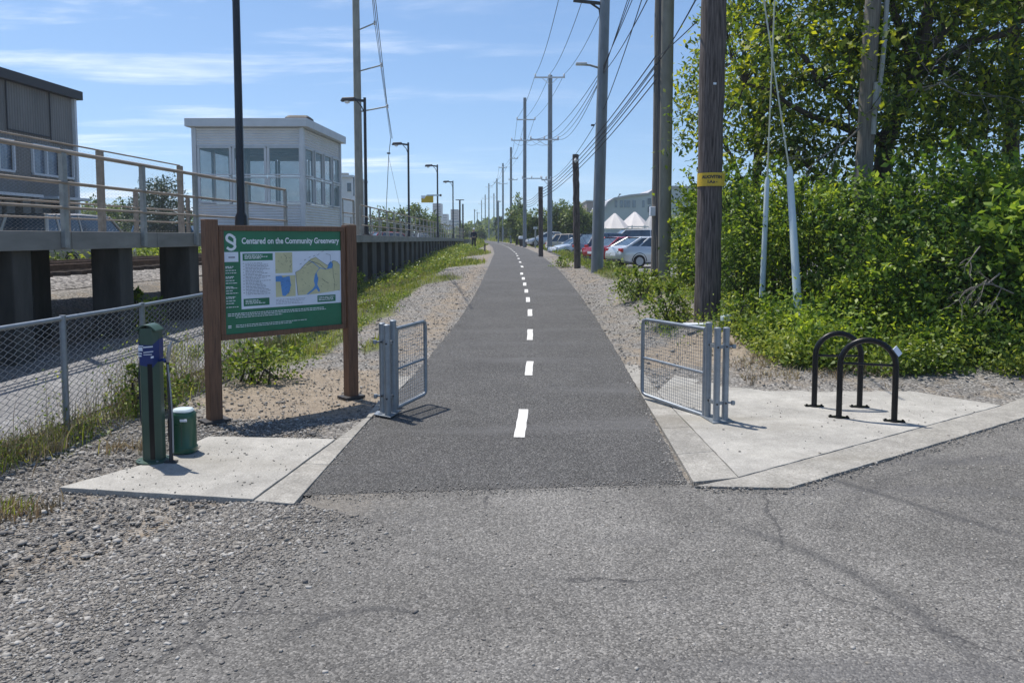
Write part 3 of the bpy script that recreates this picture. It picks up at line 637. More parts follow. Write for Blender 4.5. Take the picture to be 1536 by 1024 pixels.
def linef(mb, pts, wd, lay):
    n_ = NB + lay * .0012
    for a, b in zip(pts[:-1], pts[1:]):
        a_ = S(pu0 + a[0] * PWd, pv1 - a[1] * PH, n_); b_ = S(pu0 + b[0] * PWd, pv1 - b[1] * PH, n_); d = (b_ - a_)
        if d.length < 1e-5: continue
        s_ = nd.cross(d.normalized()) * wd / 2; mb.add([a_ + s_, a_ - s_, b_ - s_, b_ + s_], [(0, 1, 2, 3)])
mb = MB(); quad(mb, .0, .205, .112, .30, 1); quad(mb, .128, .205, 1.0, .765, 1); mb.build('map_sheet', 'white', sign)
for q4 in ((.145, .222, .39, .292), (.145, .665, .355, .738), (.775, .675, .945, .745)): mb = MB(); quad(mb, *q4, 2); mb.build('caption_block', 'green', sign)
# land
mb = MB(); quad(mb, .41, .215, .556, .425, 2); quad(mb, .41, .45, .58, .665, 2)
polyf(mb, [(.582, .42), (.60, .66), (.77, .655), (.99, .63), (.99, .36), (.965, .325), (.93, .31), (.87, .36), (.82, .32), (.765, .27), (.72, .285), (.665, .345), (.62, .40)], 2)
mb.build('map_land', 'tan', sign)
mb = MB()
polyf(mb, [(.41, .455), (.46, .45), (.47, .47), (.53, .455), (.54, .55), (.525, .62), (.49, .66), (.465, .655), (.455, .56), (.45, .51), (.41, .51)], 3)
polyf(mb, [(.875, .375), (.865, .40), (.915, .39), (.925, .35), (.905, .315), (.885, .34)], 3)
polyf(mb, [(.765, .43), (.752, .47), (.745, .52), (.755, .565), (.735, .60), (.675, .655), (.695, .655), (.765, .60), (.79, .64), (.80, .62), (.775, .56), (.785, .50), (.775, .45)], 3)
linef(mb, [(.765, .44), (.80, .385), (.745, .33), (.70, .30)], .007, 3); linef(mb, [(.80, .385), (.865, .40)], .007, 3)
mb.build('map_water', 'blue', sign)
mb = MB(); r_ = random.Random(11)
linef(mb, [(.582, .42), (.60, .66)], .004, 4); linef(mb, [(.582, .42), (.62, .40), (.665, .345), (.72, .30), (.765, .27), (.82, .32), (.87, .36), (.93, .31), (.965, .325), (.99, .36)], .003, 4)
linef(mb, [(.68, .355), (.735, .315), (.80, .345), (.86, .405)], .005, 4); linef(mb, [(.90, .31), (.90, .25), (.86, .235)], .003, 4); linef(mb, [(.92, .31), (.925, .45), (.94, .55), (.93, .63)], .003, 4)
linef(mb, [(.82, .5), (.85, .53), (.88, .55)], .004, 4)
for i in range(34):
    a = (r_.uniform(.61, .97), r_.uniform(.30, .63)); linef(mb, [a, (a[0] + r_.uniform(-.02, .02), a[1] + r_.uniform(-.02, .02))], .002, 4)
for i in range(7):
    a = (.62 + i * .04, .33 - .02 * i + r_.uniform(-.015, .015)); linef(mb, [a, (a[0] + .018, a[1] - .012)], .0035, 4)
for i in range(26):
    a = (r_.uniform(.42, .55), r_.uniform(.23, .41)); linef(mb, [a, (a[0] + r_.uniform(-.015, .015), a[1] + r_.uniform(-.025, .025))], .0028, 4)
for i in range(16):
    a = (r_.uniform(.455, .54), r_.uniform(.46, .64)); linef(mb, [a, (a[0] + r_.uniform(-.012, .012), a[1] + r_.uniform(-.02, .02))], .003, 4)
mb.build('map_lines', 'ink', sign)
def wordlines(mb, a0, a1, rows, th, lay, seed, gap=.10):
    r = random.Random(seed)
    for v in rows:
        a = a0
        end = a0 + (a1 - a0) * r.uniform(.55, 1)
        while a < end:
            wl_ = r.uniform(.008, .03); quad(mb, a, v, min(a + wl_, end), v + th, lay); a += wl_ + .005
mb = MB(); wordlines(mb, .165, .37, [.315 + .0145 * i for i in range(22)], .0048, 3, 4); wordlines(mb, .145, .16, [.315 + .029 * i for i in range(11)], .005, 3, 5); wordlines(mb, .41, .69, [.69, .705, .72, .735], .004, 3, 6)
quad(mb, .035, .25, .085, .262, 3); mb.build('fine_print', 'inkgrey', sign)
mb = MB(); wordlines(mb, .01, .105, [.33 + .0245 * i + (.012 if i % 4 == 0 else 0) for i in range(17)], .007, 2, 8)
wordlines(mb, .02, .97, [.80, .818], .0075, 2, 19); wordlines(mb, .08, .55, [.838], .0065, 2, 10); wordlines(mb, .08, .86, [.915, .932], .0065, 2, 12)
wordlines(mb, .16, .375, [.235, .25, .265], .008, 3, 13); wordlines(mb, .16, .34, [.68, .695, .71], .007, 3, 14); wordlines(mb, .785, .935, [.69, .705, .72], .007, 3, 15)
quad(mb, .02, .915, .045, .925, 2); quad(mb, .02, .932, .045, .94, 2)
mb.build('small_lettering', 'lettering', sign)
o = text_mesh('heading', 'Centared on the Community Greenwary', .088, 'lettering', sign, SM(pu0 + .140 * PWd, pv1 - .125 * PH, NB + .002), bold=.0022)
dimx = max(v.co.x * ud.x + v.co.y * ud.y for v in o.data.vertices) - min(v.co.x * ud.x + v.co.y * ud.y for v in o.data.vertices)
k_ = .845 * PWd / dimx; org_l = S(pu0 + .140 * PWd, 0) - parent_world(sign)
for v in o.data.vertices:
    t_ = (v.co - org_l).dot(ud); v.co += ud * (t_ * (k_ - 1))
# emblem: thick S-like ring with a tail
cu_ = [(.088, .072), (.062, .045), (.040, .040), (.026, .062), (.030, .090), (.055, .112), (.080, .130), (.088, .155), (.070, .178), (.045, .178), (.026, .160)]
pts_ = []
for i in range(len(cu_) - 1):
    p0 = cu_[max(i - 1, 0)]; p1 = cu_[i]; p2 = cu_[i + 1]; p3 = cu_[min(i + 2, len(cu_) - 1)]
    for j in range(6):
        t = j / 6; pts_.append(tuple(.5 * (2 * p1[k] + (-p0[k] + p2[k]) * t + (2 * p0[k] - 5 * p1[k] + 4 * p2[k] - p3[k]) * t * t + (-p0[k] + 3 * p1[k] - 3 * p2[k] + p3[k]) * t ** 3) for k in (0, 1)))
pts_.append(cu_[-1])
mb = MB(); V3 = [S(pu0 + a * PWd, pv1 - b * PH, NB + .002) for a, b in pts_]; vs = []
for i, q_ in enumerate(V3):
    d = (V3[min(i + 1, len(V3) - 1)] - V3[max(i - 1, 0)]).normalized(); s_ = nd.cross(d) * .0135; vs += [q_ + s_, q_ - s_]
mb.add(vs, [(2 * i, 2 * i + 1, 2 * i + 3, 2 * i + 2) for i in range(len(V3) - 1)])
a_, b_ = V3[0], S(pu0 + .086 * PWd, pv1 - .13 * PH, NB + .0025); s_ = Vector((0, 0, 0)); d = (b_ - a_).normalized(); s_ = nd.cross(d) * .0135; mb.add([a_ + s_, a_ - s_, b_ - s_, b_ + s_], [(0, 1, 2, 3)])
mb.build('emblem', 'lettering', sign)
# ---- bicycle repair stand
bx, by = G0(231, 696)
rs = thing('bike_repair_stand', (bx, by, .034), 'dark green bike repair post with blue label on the left concrete pad', 'repair stand')
zc0 = .034
W2, D2 = .083, .07
out = [(-W2, -D2 * .3), (-W2 * .62, -D2), (W2 * .62, -D2), (W2, -D2 * .3), (W2, D2 * .7), (W2 * .7, D2), (-W2 * .7, D2), (-W2, D2 * .7)]
col_ = MB(); N_ = len(out); arch = lambda x: 1.095 + .05 * (1 - (x / W2) ** 2)
col_.add([(bx + x, by + y, zc0 + .01) for x, y in out] + [(bx + x, by + y, zc0 + arch(x)) for x, y in out], [(i, (i + 1) % N_, N_ + (i + 1) % N_, N_ + i) for i in range(N_)])
col_.build('column', 'fixgreen', rs, bevel=.008)
cap_ = MB(); oc = 1.03; K = 12
xs_ = [-W2 * oc + 2 * W2 * oc * i / K for i in range(K + 1)]
za = lambda x: zc0 + 1.10 + .05 * (1 - (x / (W2 * oc)) ** 2)
vv = []
for x in xs_:
    for y, z in ((-D2 * 1.06, -.008), (-D2 * 1.06, .006), (D2 * 1.04, .006), (D2 * 1.04, -.008)): vv.append((bx + x, by + y, za(x) + z))
cap_.add(vv, [(i * 4 + k, (i + 1) * 4 + k, (i + 1) * 4 + (k + 1) % 4, i * 4 + (k + 1) % 4) for i in range(K) for k in range(4)] + [(0, 1, 2, 3), (K * 4 + 3, K * 4 + 2, K * 4 + 1, K * 4)])
cap_.build('cap', 'fixgreen', rs, bevel=.002)
MB().lathe((bx, by, zc0), [(.135, 0), (.135, .012), (.09, .016)], 28).build('base_plate', 'fixgreen', rs)
for a in range(4):
    bo = MB(); bo.lathe((bx + .112 * math.cos(a * 1.57 + .7), by + .112 * math.sin(a * 1.57 + .7), zc0 + .012), [(.009, 0), (.009, .01)], 6)
    bo.build('anchor_bolt', 'galv', rs)
MB().box((bx + .028, by - D2 - .002, zc0 + .43), (.038, .012, .80)).build('tool_slot', 'black', rs, bevel=.003)
lb = MB(); o2 = [(x * 1.03, y * 1.035) for x, y in out]; idx = [7, 0, 1, 2, 3, 4]
zt = [1.035, 1.03, .99, .985, 1.03, 1.035]; zb = [.86, .85, .82, .80, .86, .87]
vs = [(bx + o2[i][0], by + o2[i][1], zc0 + zb[j]) for j, i in enumerate(idx)] + [(bx + o2[i][0], by + o2[i][1], zc0 + zt[j]) for j, i in enumerate(idx)]
lb.add(vs, [(j, j + 1, 7 + j, 6 + j) for j in range(5)]); lab = lb.build('label', 'labelblue', rs)
lp = MB(); yf = by - D2 * 1.06
def lq(x0, z0, x1, z1, t=.008): lp.add([(bx + x0, yf - .001, zc0 + z0 - t / 2), (bx + x1, yf - .001, zc0 + z1 - t / 2), (bx + x1, yf - .001, zc0 + z1 + t / 2), (bx + x0, yf - .001, zc0 + z0 + t / 2)], [(0, 1, 2, 3)])
lq(-.02, .925, .062, .935, .007); lq(-.02, .907, .05, .910, .006); lq(.04, .885, .064, .890, .016); lq(-.02, .968, .06, .975, .01)
lq(-.062, .955, -.026, .952, .03); lq(-.062, .92, -.032, .918, .010); lq(-.062, .898, -.036, .897, .012); lq(-.06, .98, -.02, .978, .008)
lp.build('label_print', 'white', lab)
for side in (-1,):                                # hanger arm and cables on the left side
    MB().tube([(bx - W2 - .005, by, zc0 + .86), (bx - W2 - .014, by - .01, zc0 + .7), (bx - W2 - .010, by - .005, zc0 + .35), (bx - W2 - .004, by, zc0 + .3)], .006, 6).build('tool_cable', 'wire', rs, smooth=True)
cl_ = MB(); cl_.beam((bx + W2, by - .02, zc0 + .85), (bx + W2 + .05, by - .05, zc0 + .865), .02, .02); cl_.tube([(bx + W2 + .05, by - .05, zc0 + .865), (bx + W2 + .075, by - .06, zc0 + .85)], .017, 8); cl_.build('hose_bracket', 'labelblue', rs)
# ---- floor pump leaning by the post
px_, py_ = bx + W2 + .092, by - .06
pump = thing('floor_pump', (px_, py_, .034), 'thin black and grey air pump with a curved silver nozzle beside the green repair post', 'bicycle pump')
MB().tube([(px_, py_, .05), (px_ + .006, py_, .35), (px_ - .004, py_, .62), (px_ - .006, py_, .88)], [.017, .015, .010, .012], 10).build('barrel', 'darkedge', pump, smooth=True)
MB().tube([(px_ + .024, py_ - .012, .12), (px_ + .028, py_ - .014, .4), (px_ + .016, py_ - .01, .66), (px_, py_ - .01, .86)], .007, 8).build('hose', 'galv', pump, smooth=True)
MB().tube([(px_ - .004, py_, .88), (px_ + .006, py_, .95), (px_ + .016, py_, 1.01), (px_ + .036, py_, 1.05)], [.012, .016, .017, .004], 10).build('nozzle', 'alloy', pump, smooth=True)
MB().beam((px_ - .05, py_, .045), (px_ + .05, py_, .045), .05, .012).build('foot', 'darkedge', pump, bevel=.003)
# ---- green canister with light lid
ccx, ccy = G0(279, 686); ccy += .05; ccx -= .035
can = thing('canister', (ccx, ccy, .034), 'squat rounded green plastic canister with a pale lid behind the thin air pump', 'canister')
def rrect(w_, d_, r_, n=5):
    P_ = []
    for sx, sy, a0 in ((1, 1, 0), (-1, 1, 90), (-1, -1, 180), (1, -1, 270)):
        for i in range(n + 1):
            a = R(a0 + 90 * i / n); P_.append((sx * (w_ / 2 - r_) + r_ * math.cos(a), sy * (d_ / 2 - r_) + r_ * math.sin(a)))
    return P_
def stack(mb, cx_, cy_, prof, n=5):                # prof: (w, d, r, z)
    rings = [[(cx_ + x, cy_ + y, z) for x, y in rrect(w_, d_, r_, n)] for w_, d_, r_, z in prof]; k = len(rings[0])
    mb.add([p for r in rings for p in r], [(i * k + j, i * k + (j + 1) % k, (i + 1) * k + (j + 1) % k, (i + 1) * k + j) for i in range(len(rings) - 1) for j in range(k)] + [tuple(range(k))[::-1], tuple((len(rings) - 1) * k + j for j in range(k))])
    return mb
stack(MB(), ccx, ccy, [(.185, .16, .065, .036), (.21, .185, .075, .045), (.214, .19, .075, .085), (.198, .176, .07, .095), (.198, .176, .07, .30), (.205, .18, .072, .345), (.198, .175, .065, .375), (.17, .15, .06, .395)]).build('body', 'cangreen', can, smooth=True)
stack(MB(), ccx, ccy, [(.165, .145, .06, .392), (.17, .15, .06, .405), (.15, .13, .055, .42), (.08, .07, .03, .425)]).build('lid', 'pipe', can, smooth=True)
MB().box((ccx + .04, ccy - .091, .335), (.06, .012, .022)).build('latch', 'white', can, bevel=.003)
hb = MB(); hb.tube([(ccx - .09, ccy - .02, .10), (ccx - .113, ccy - .03, .14), (ccx - .113, ccy - .03, .33), (ccx - .086, ccy - .02, .37)], .011, 8); hb.build('handle', 'black', can, smooth=True)
rb_ = MB()
for s_ in (-.05, .02): rb_.box((ccx + s_, ccy - .0885, .2), (.006, .006, .19))
rb_.build('rib', 'fixgreen', can)
# ---- swing gates at both sides of the path
def gate(name, hinge, free, z_h, z_f, label, posts, stub, plate):
    H = Vector((*hinge, 0)); Fp = Vector((*free, 0)); t = thing('swing_gate', (hinge[0], hinge[1], .02), label, 'gate')
    for k, (p_, h) in enumerate(posts):
        p = MB().tube([(p_[0], p_[1], .03), (p_[0], p_[1], h)], .0335, 16).build('gate_post', 'galv', t, smooth=True)
        MB().lathe((p_[0], p_[1], h), [(.036, -.02), (.036, .004), (.02, .012), (.002, .014)], 16).build('post_cap', 'galv', p, smooth=True)
    MB().prism(plate, .03, .042).build('base_plate', 'galv', t, bevel=.002)
    d = (Fp - H).normalized(); a0 = H + d * .05
    def P_(s_, v): q_ = a0.lerp(Fp, s_); return Vector((q_.x, q_.y, (z_h[0] * (1 - s_) + z_f[0] * s_) * (1 - v) + (z_h[1] * (1 - s_) + z_f[1] * s_) * v))
    fm = MB(); r_c = .06; r0 = .021
    loop = [P_(0, 0), P_(.93, 0), P_(.985, .02), P_(1, .07), P_(1, .93), P_(.985, .98), P_(.93, 1), P_(0, 1)]
    fm.tube(loop, r0, 10); fm.tube([P_(0, 0), P_(0, 1)], r0, 10); fm.build('frame', 'galv', t, smooth=True)
    MB().tube([P_(0, .49), P_(1, .49)], .015, 8).build('cross_rail', 'galv', t, smooth=True)
    w_ = MB(); L_ = (Fp - a0).length; Hh = z_h[1] - z_h[0]
    n1_ = int(L_ / .034); n2_ = int(Hh / .034)
    for i in range(1, n1_): w_.tube([P_(i / n1_, 0), P_(i / n1_, 1)], .0021, 3, cap=False)
    for i in range(1, n2_): w_.tube([P_(0, i / n2_) + Vector((0, 0, .003)), P_(1, i / n2_) + Vector((0, 0, .003))], .0021, 3, cap=False)
    w_.build('wire_mesh', 'galv', t)
    for z in (.22, .80):
        hg = MB()
        for (p_, h), (p2, h2) in zip(posts[:-1], posts[1:]): hg.beam((p_[0], p_[1] - .0, z), (p2[0], p2[1], z), .02, .035)
        e = stub; hg.tube([(posts[0][0][0], posts[0][0][1], z), (e[0], e[1], z)], .010, 8); hg.lathe((e[0], e[1], z), [(.02, -.02), (.024, 0), (.02, .02)], 10)
        hg.build('hinge_bracket', 'galv', t, smooth=True)
    bt = MB()
    for z in (.22, .80):
        for p_, h in posts: bt.tube([(p_[0] - .004, p_[1] - .036, z), (p_[0] - .004, p_[1] - .046, z)], .011, 6)
    bt.build('bolt', 'darkedge', t)
    return t
h1, h2, h3 = G0(573, 625), G0(582, 628), G0(591, 623)
gate('l', h3, (-.985, 8.27), (.075, .93), (.13, .96), 'grey steel mesh gate left of the path, turned edge on, near the map board', [((h1[0], h1[1] + .06), .99), (h2, .99), (h3, 1.02)], (h1[0] - .07, h1[1] + .02), [(h1[0] - .07, h1[1] + .10), (h1[0] - .08, h1[1] - .04), (h3[0] + .0, h2[1] - .09), (h3[0] + .07, h3[1] + .08)])
lt = None
h1, h2, h3 = G0(1061, 630), G0(1074, 637), G0(1087, 635)
gate('r', h1, (1.525, 8.5), (.04, .955), (.08, .96), 'grey steel mesh gate right of the path, opened wide in front of the concrete pad', [(h3, .985), (h2, .99), (h1, 1.02)], (h3[0] + .075, h3[1] - .02), [(h1[0] - .06, h1[1] + .07), (h2[0] - .05, h2[1] - .07), (h3[0] + .08, h3[1] - .06), (h3[0] + .06, h3[1] + .07)])
# ---- bicycle hoops
def hoop(a, b, top, zbar, label):
    A_, B_ = Vector((*a, 0)), Vector((*b, 0)); m_ = (A_ + B_) / 2; t = thing('bike_rack', (m_.x, m_.y, .03), label, 'bike rack', 'black bike hoops on the right concrete pad')
    r = (B_ - A_).length / 2; d = (B_ - A_).normalized(); pts = [Vector((A_.x, A_.y, .035))]
    for i in range(17):
        an = math.pi - math.pi * i / 16; q_ = m_ + d * (r * math.cos(an)); pts.append(Vector((q_.x, q_.y, top - r + r * math.sin(an))))
    pts.append(Vector((B_.x, B_.y, .035)))
    MB().tube(pts, .030, 14).build('hoop_tube', 'black', t, smooth=True)
    MB().tube([Vector((A_.x, A_.y, zbar)), Vector((B_.x, B_.y, zbar))], .013, 8).build('cross_bar', 'black', t, smooth=True)
    for q_ in (A_, B_):
        f = MB(); f.lathe((q_.x, q_.y, .03), [(.055, 0), (.055, .010), (.04, .012)], 18)
        for s_ in (-1, 1): f.box((q_.x + d.x * .07 * s_, q_.y + d.y * .07 * s_, .036), (.06, .05, .010), math.atan2(d.y, d.x)); f.lathe((q_.x + d.x * .08 * s_, q_.y + d.y * .08 * s_, .04), [(.012, 0), (.012, .014)], 8)
        f.build('foot_flange', 'black', t)
    return t
r1a, r1b = G0(1258, 630), G0(1341, 636)
hoop(r1a, r1b, .855, .605, 'nearer of two black steel bike hoops, with a white tag on its shoulder')
r2a, r2b = G0(1221, 613), G0(1289, 614)
hoop(r2a, r2b, .85, .60, 'farther of two black steel bike hoops, without any tag, towards the hedge')
tg = at(1346, 527, r1b[1] - .03)
tg_ = thing('tag', tg, 'small white tag with a dark edge tied at an angle on a black hoop', 'tag')
rot_ = Matrix.Rotation(R(-38), 3, 'Y') @ Matrix.Rotation(R(14), 3, 'Z')
MB().box(tg, (.062, .008, .10), rot=rot_).build('card', 'white', tg_, bevel=.002); MB().box(tg + rot_ @ Vector((-.0335, 0, 0)), (.008, .014, .104), rot=rot_).build('edge_strip', 'darkedge', tg_)
# ---- chain link fence along the service road
fence = thing('chain_link_fence', (-4.3, 7, 0), 'low grey chain link fence with a top rail, running left of the repair post', 'fence')
fx = lambda y: -4.32 + .065 * (y - 7)
def fz(y): return tz(fx(y), y)
for y in (4.0, 5.4, 7.01, 8.35, 10.2, 12.4, 14.8):
    MB().tube([(fx(y), y, fz(y) - .1), (fx(y), y, fz(y) + 1.16)], .03, 10).build('fence_post', 'galv', fence, smooth=True)
MB().tube([(fx(y), y, fz(y) + 1.13) for y in np.arange(3.0, 15, .8)], .022, 8).build('top_rail', 'galv', fence, smooth=True)
def chain(x_of, z0_of, y0, y1, h, pitch, wr, name, material, parent, top_twist=True):
    nwire = int((y1 - y0) / pitch); ns = int(h / (pitch * .5)); hs = h / ns
    ks = np.arange(ns + 1); V_ = []; F_ = []
    tri = np.array([(0, 1), (.87, -.5), (-.87, -.5)]) * wr
    allv = []; allf = []; o_ = 0
    for i in range(nwire):
        yb = y0 + i * pitch; ph = (-1.0) ** (ks + i)
        yy_ = yb + ph * pitch * .5; zz_ = ks * hs
        X_ = np.array([x_of(a) for a in yy_]) + np.where(ks % 2 == 0, .004, -.004); Z_ = np.array([z0_of(a) for a in yy_]) + zz_
        P_ = np.stack([X_, yy_, Z_], 1)
        ring = P_[:, None, :] + np.stack([tri[:, 0], tri[:, 1], np.zeros(3)], 1)[None]
        allv.append(ring.reshape(-1, 3))
        b_ = (np.arange(ns) * 3)[:, None] + o_; k_ = np.arange(3)[None]; k2 = (k_ + 1) % 3
        allf.append(np.stack([b_ + k_, b_ + k2, b_ + 3 + k2, b_ + 3 + k_], -1).reshape(-1, 4)); o_ += (ns + 1) * 3
    return npmesh(name, np.concatenate(allv), np.concatenate(allf), material, parent)
chain(fx, lambda y: fz(y) + .05, 3.2, 14.8, 1.07, .058, .0042, 'wire_mesh', 'galvwire', fence)
# ---- small dark green cap pedestal and slab by the big pole
p_ = at(1090, 482, 12.1); t = thing('utility_pedestal', (p_.x, p_.y, tz(p_.x, p_.y)), 'small pale green utility cap in the weeds beside the thick wooden pole', 'utility box')
gz = tz(p_.x, p_.y); stack(MB(), p_.x, p_.y, [(.12, .12, .03, gz), (.12, .12, .03, gz + .10), (.19, .17, .05, gz + .11), (.19, .17, .05, gz + .18), (.12, .1, .03, gz + .215)]).build('housing', 'pipe', t, smooth=True)
MB().tube([(p_.x + .06, p_.y - .05, gz + .1), (p_.x + .12, p_.y - .07, gz + .04), (p_.x + .16, p_.y - .03, gz + .09)], .008, 6).build('cable_end', 'railtan', t, smooth=True)
p_ = at(1045, 474, 12.3); gz = tz(p_.x, p_.y)
o = MB().box((p_.x, p_.y, gz + .10), (.42, .16, .03)).build('board', 'white', bevel=.004); tag(o, 'short pale board lying against the foot of the thick wooden pole', 'board')
# ================================================================ PLATFORM AND LEFT SIDE
def pfx(y): return -7.5 + .065 * y if y < 27 else -5.745          # front face of the platform
def deckz(y): return float(np.interp(y, [0, 9, 27, 43, 70, 92], [2.0, 2.0, 2.02, 1.97, 1.9, 1.78]))
plat = thing('platform', (pfx(12), 12, 1.7), 'long raised concrete rail platform on rows of dark piers, left of the path', 'platform')
yy = [-3, 3, 7.6, 11.3, 13.7, 17.2, 21, 24, 27, 30.5, 34, 38, 42, 46, 50, 55, 60, 66, 72, 80, 88]
beam = MB()
for a, b in zip(yy[:-1], yy[1:]):
    beam.beam((pfx(a) - .08, a + .008, deckz(a) - .14), (pfx(b) - .08, b - .008, deckz(b) - .14), .16, .28)
beam.build('edge_beam', 'deck', plat, bevel=.008)
dk = MB()
DW = lambda y: 3.3
for a, b in zip(yy[:-1], yy[1:]):
    xa, xb = pfx(a) - .165, pfx(b) - .165
    dk.add([(xa, a, deckz(a) - .01), (xb, b, deckz(b) - .01), (xb - DW(b), b, deckz(b) - .01), (xa - DW(a), a, deckz(a) - .01), (xa, a, deckz(a) - .2), (xb, b, deckz(b) - .2), (xb - DW(b), b, deckz(b) - .2), (xa - DW(a), a, deckz(a) - .2)], [(0, 1, 2, 3), (4, 7, 6, 5), (3, 2, 6, 7), (0, 4, 5, 1)])
dk.build('deck', 'deck', plat)
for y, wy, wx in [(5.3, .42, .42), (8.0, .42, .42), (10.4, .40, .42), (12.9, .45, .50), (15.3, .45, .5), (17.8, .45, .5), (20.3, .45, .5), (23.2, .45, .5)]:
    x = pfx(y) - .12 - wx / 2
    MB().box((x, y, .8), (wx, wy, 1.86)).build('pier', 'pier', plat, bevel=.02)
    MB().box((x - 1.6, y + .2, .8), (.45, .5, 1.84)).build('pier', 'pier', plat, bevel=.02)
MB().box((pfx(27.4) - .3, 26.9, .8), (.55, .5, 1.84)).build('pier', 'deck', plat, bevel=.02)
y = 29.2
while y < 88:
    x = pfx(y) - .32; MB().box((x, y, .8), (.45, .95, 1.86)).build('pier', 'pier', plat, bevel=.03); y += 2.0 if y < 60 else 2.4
cw = MB()
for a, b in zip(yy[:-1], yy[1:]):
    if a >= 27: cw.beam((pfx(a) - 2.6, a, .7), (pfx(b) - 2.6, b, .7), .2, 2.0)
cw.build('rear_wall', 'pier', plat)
def railing(name, label, post_ys, xf, z0f, h, rails, pmat, rmat, pw=(.07, .07), ext=(0, 0), outer=0, toprail=.028, thin=False, group=None):
    y0 = post_ys[0]; t = thing('railing', (xf(y0), y0, z0f(y0)), label, 'railing', group)
    for y in post_ys:
        zb = z0f(y) - outer
        MB().box((xf(y), y, (zb + z0f(y) + h) / 2), (pw[0], pw[1], z0f(y) + h - zb)).build('rail_post', pmat, t, bevel=.006)
    ys2 = sorted(set([y0 - ext[0]] + list(np.arange(y0 - ext[0], post_ys[-1] + ext[1], 2.5)) + [post_ys[-1] + ext[1]]))
    o_ = .03 if thin else .0
    MB().tube([(xf(y) + o_, y, z0f(y) + h + toprail * .6) for y in ys2], toprail, 8).build('top_rail', rmat, t, smooth=True)
    for f in rails: MB().tube([(xf(y) + .045, y, z0f(y) + h * f) for y in ys2], .021, 8).build('mid_rail', rmat, t, smooth=True)
    return t
# front railing: posts bolted on the outer face, ends before the shelter
def px_to_y(px, side=0):
    u = (px - 768) / FPX; return (-7.46) / (u - .065)
fr_posts = [4.6, 6.6] + [px_to_y(p) for p in (100, 218, 296, 372, 430)]
railing('front', 'front platform railing of pale steel posts with tan rails, ending beside the glazed shelter', fr_posts, lambda y: pfx(y) + .035, deckz, 1.17, [.62, .30], 'railsteel', 'railtan', (.07, .11), (3.5, 0), outer=.25, toprail=.033)
# taller mesh fence behind it
xb = lambda y: pfx(y) - 1.55
bposts = [6.0, 8.6, 11.35, 14.55, 17.6, 20.8, 24.2]
bt_ = railing('back', 'tall platform fence with wooden posts and wire netting behind the front railing', [y for y in bposts if y < 19], xb, deckz, 1.60, [], 'railtan', 'railtan', (.11, .11), (3, 0), toprail=.016)
chain(xb, lambda y: deckz(y) + .04, 3.2, 17.4, 1.52, .06, .0022, 'wire_mesh', 'galvwire', bt_)
xb2 = lambda y: pfx(y) - 3.2
railing('far', 'low far-side platform railing with stubby tan posts and two rails', [6, 8.5, 11, 13.5, 16, 18.6, 21.2, 24], xb2, deckz, 1.05, [.62, .30], 'railtan', 'railtan', (.09, .09), (2, 0))
# railing beyond the shelter
railing('end', 'platform railing section between the glazed shelter and the first low lamp', [25.5, 26.9], lambda y: pfx(y) - .03, deckz, 1.22, [.62, .30], 'railsteel', 'railtan', (.07, .09), (.3, 0), outer=.22)
railing('long', 'long platform railing receding under the row of black lamps', [28.0] + [28 + 2.0 * k for k in range(1, 30)], lambda y: pfx(y) - .03, deckz, 1.12, [.64, .33], 'railsteel', 'railtan', (.06, .08), (0, 1.5), outer=.2)
railing('rear', 'rear railing along the far edge of the long platform section', [29 + 3.2 * k for k in range(18)], lambda y: pfx(y) - 3.4, deckz, 1.1, [.64, .33], 'railsteel', 'railsteel', (.07, .07), (2, 1.5))
# ramp at the platform's far end
rmp = thing('ramp', (-5.6, 92, 1.2), 'low ramp with handrail leading down from the far end of the platform', 'ramp')
MB().add([(-5.1, 88, 1.78), (-6.9, 88, 1.78), (-6.9, 100, tz(-6, 100)), (-5.1, 100, tz(-6, 100)), (-5.1, 88, .8), (-6.9, 88, .8), (-6.9, 100, .8), (-5.1, 100, .8)], [(0, 1, 2, 3), (0, 3, 7, 4), (1, 5, 6, 2), (0, 4, 5, 1)]).build('slab', 'deck', rmp)
mb = MB(); mb.tube([(-5.15, 88, 2.8), (-5.15, 100, tz(-6, 100) + 1)], .03, 6); mb.build('handrail', 'railsteel', rmp)
for k in range(6): mb = MB(); y = 88.1 + k * 2.35; z = 1.78 + (tz(-6, 100) - 1.78) * k / 5; mb.box((-5.15, y, z + .5), (.06, .06, 1.0)); mb.build('rail_post', 'railsteel', rmp)
# ---- shelter
SX0, SX1, SY0 = -9.25, -6.12, 21.6; SY1 = 25.2
sh = thing('shelter', ((SX0 + SX1) / 2, (SY0 + SY1) / 2, 2.0), 'white ribbed metal platform shelter with large blue tinted windows', 'shelter')
Z0, Zs, Ze = 2.0, 2.90, 5.12                       # deck, sill, eaves; roof falls to the back
def ribs(mb, a, b, z0, z1, out_, pitch=.075, depth=.022):
    a = Vector(a); b = Vector(b); o_ = Vector(out_); n = max(1, int((z1 - z0) / pitch)); p = (z1 - z0) / n; vs = []
    for i in range(n):
        for z, k in ((0, 0), (.35, 1), (.65, 1), (1, 0)): vs.append((z0 + (i + z) * p, k))
    V_ = []
    for z, k in vs:
        for q_ in (a, b): V_.append((q_.x + o_.x * depth * k, q_.y + o_.y * depth * k, z))
    mb.add(V_, [(2 * i, 2 * i + 1, 2 * i + 3, 2 * i + 2) for i in range(len(vs) - 1)])
side_dx = .065 * (SY1 - SY0)
F0, F1 = Vector((SX0, SY0, 0)), Vector((SX1, SY0, 0)); S1 = Vector((SX1 + side_dx, SY1, 0)); S0 = Vector((SX0 + side_dx, SY1, 0))
mb = MB(); outF = (0, -1, 0); outS = (1, -.065, 0)
zt_ = lambda p: Ze
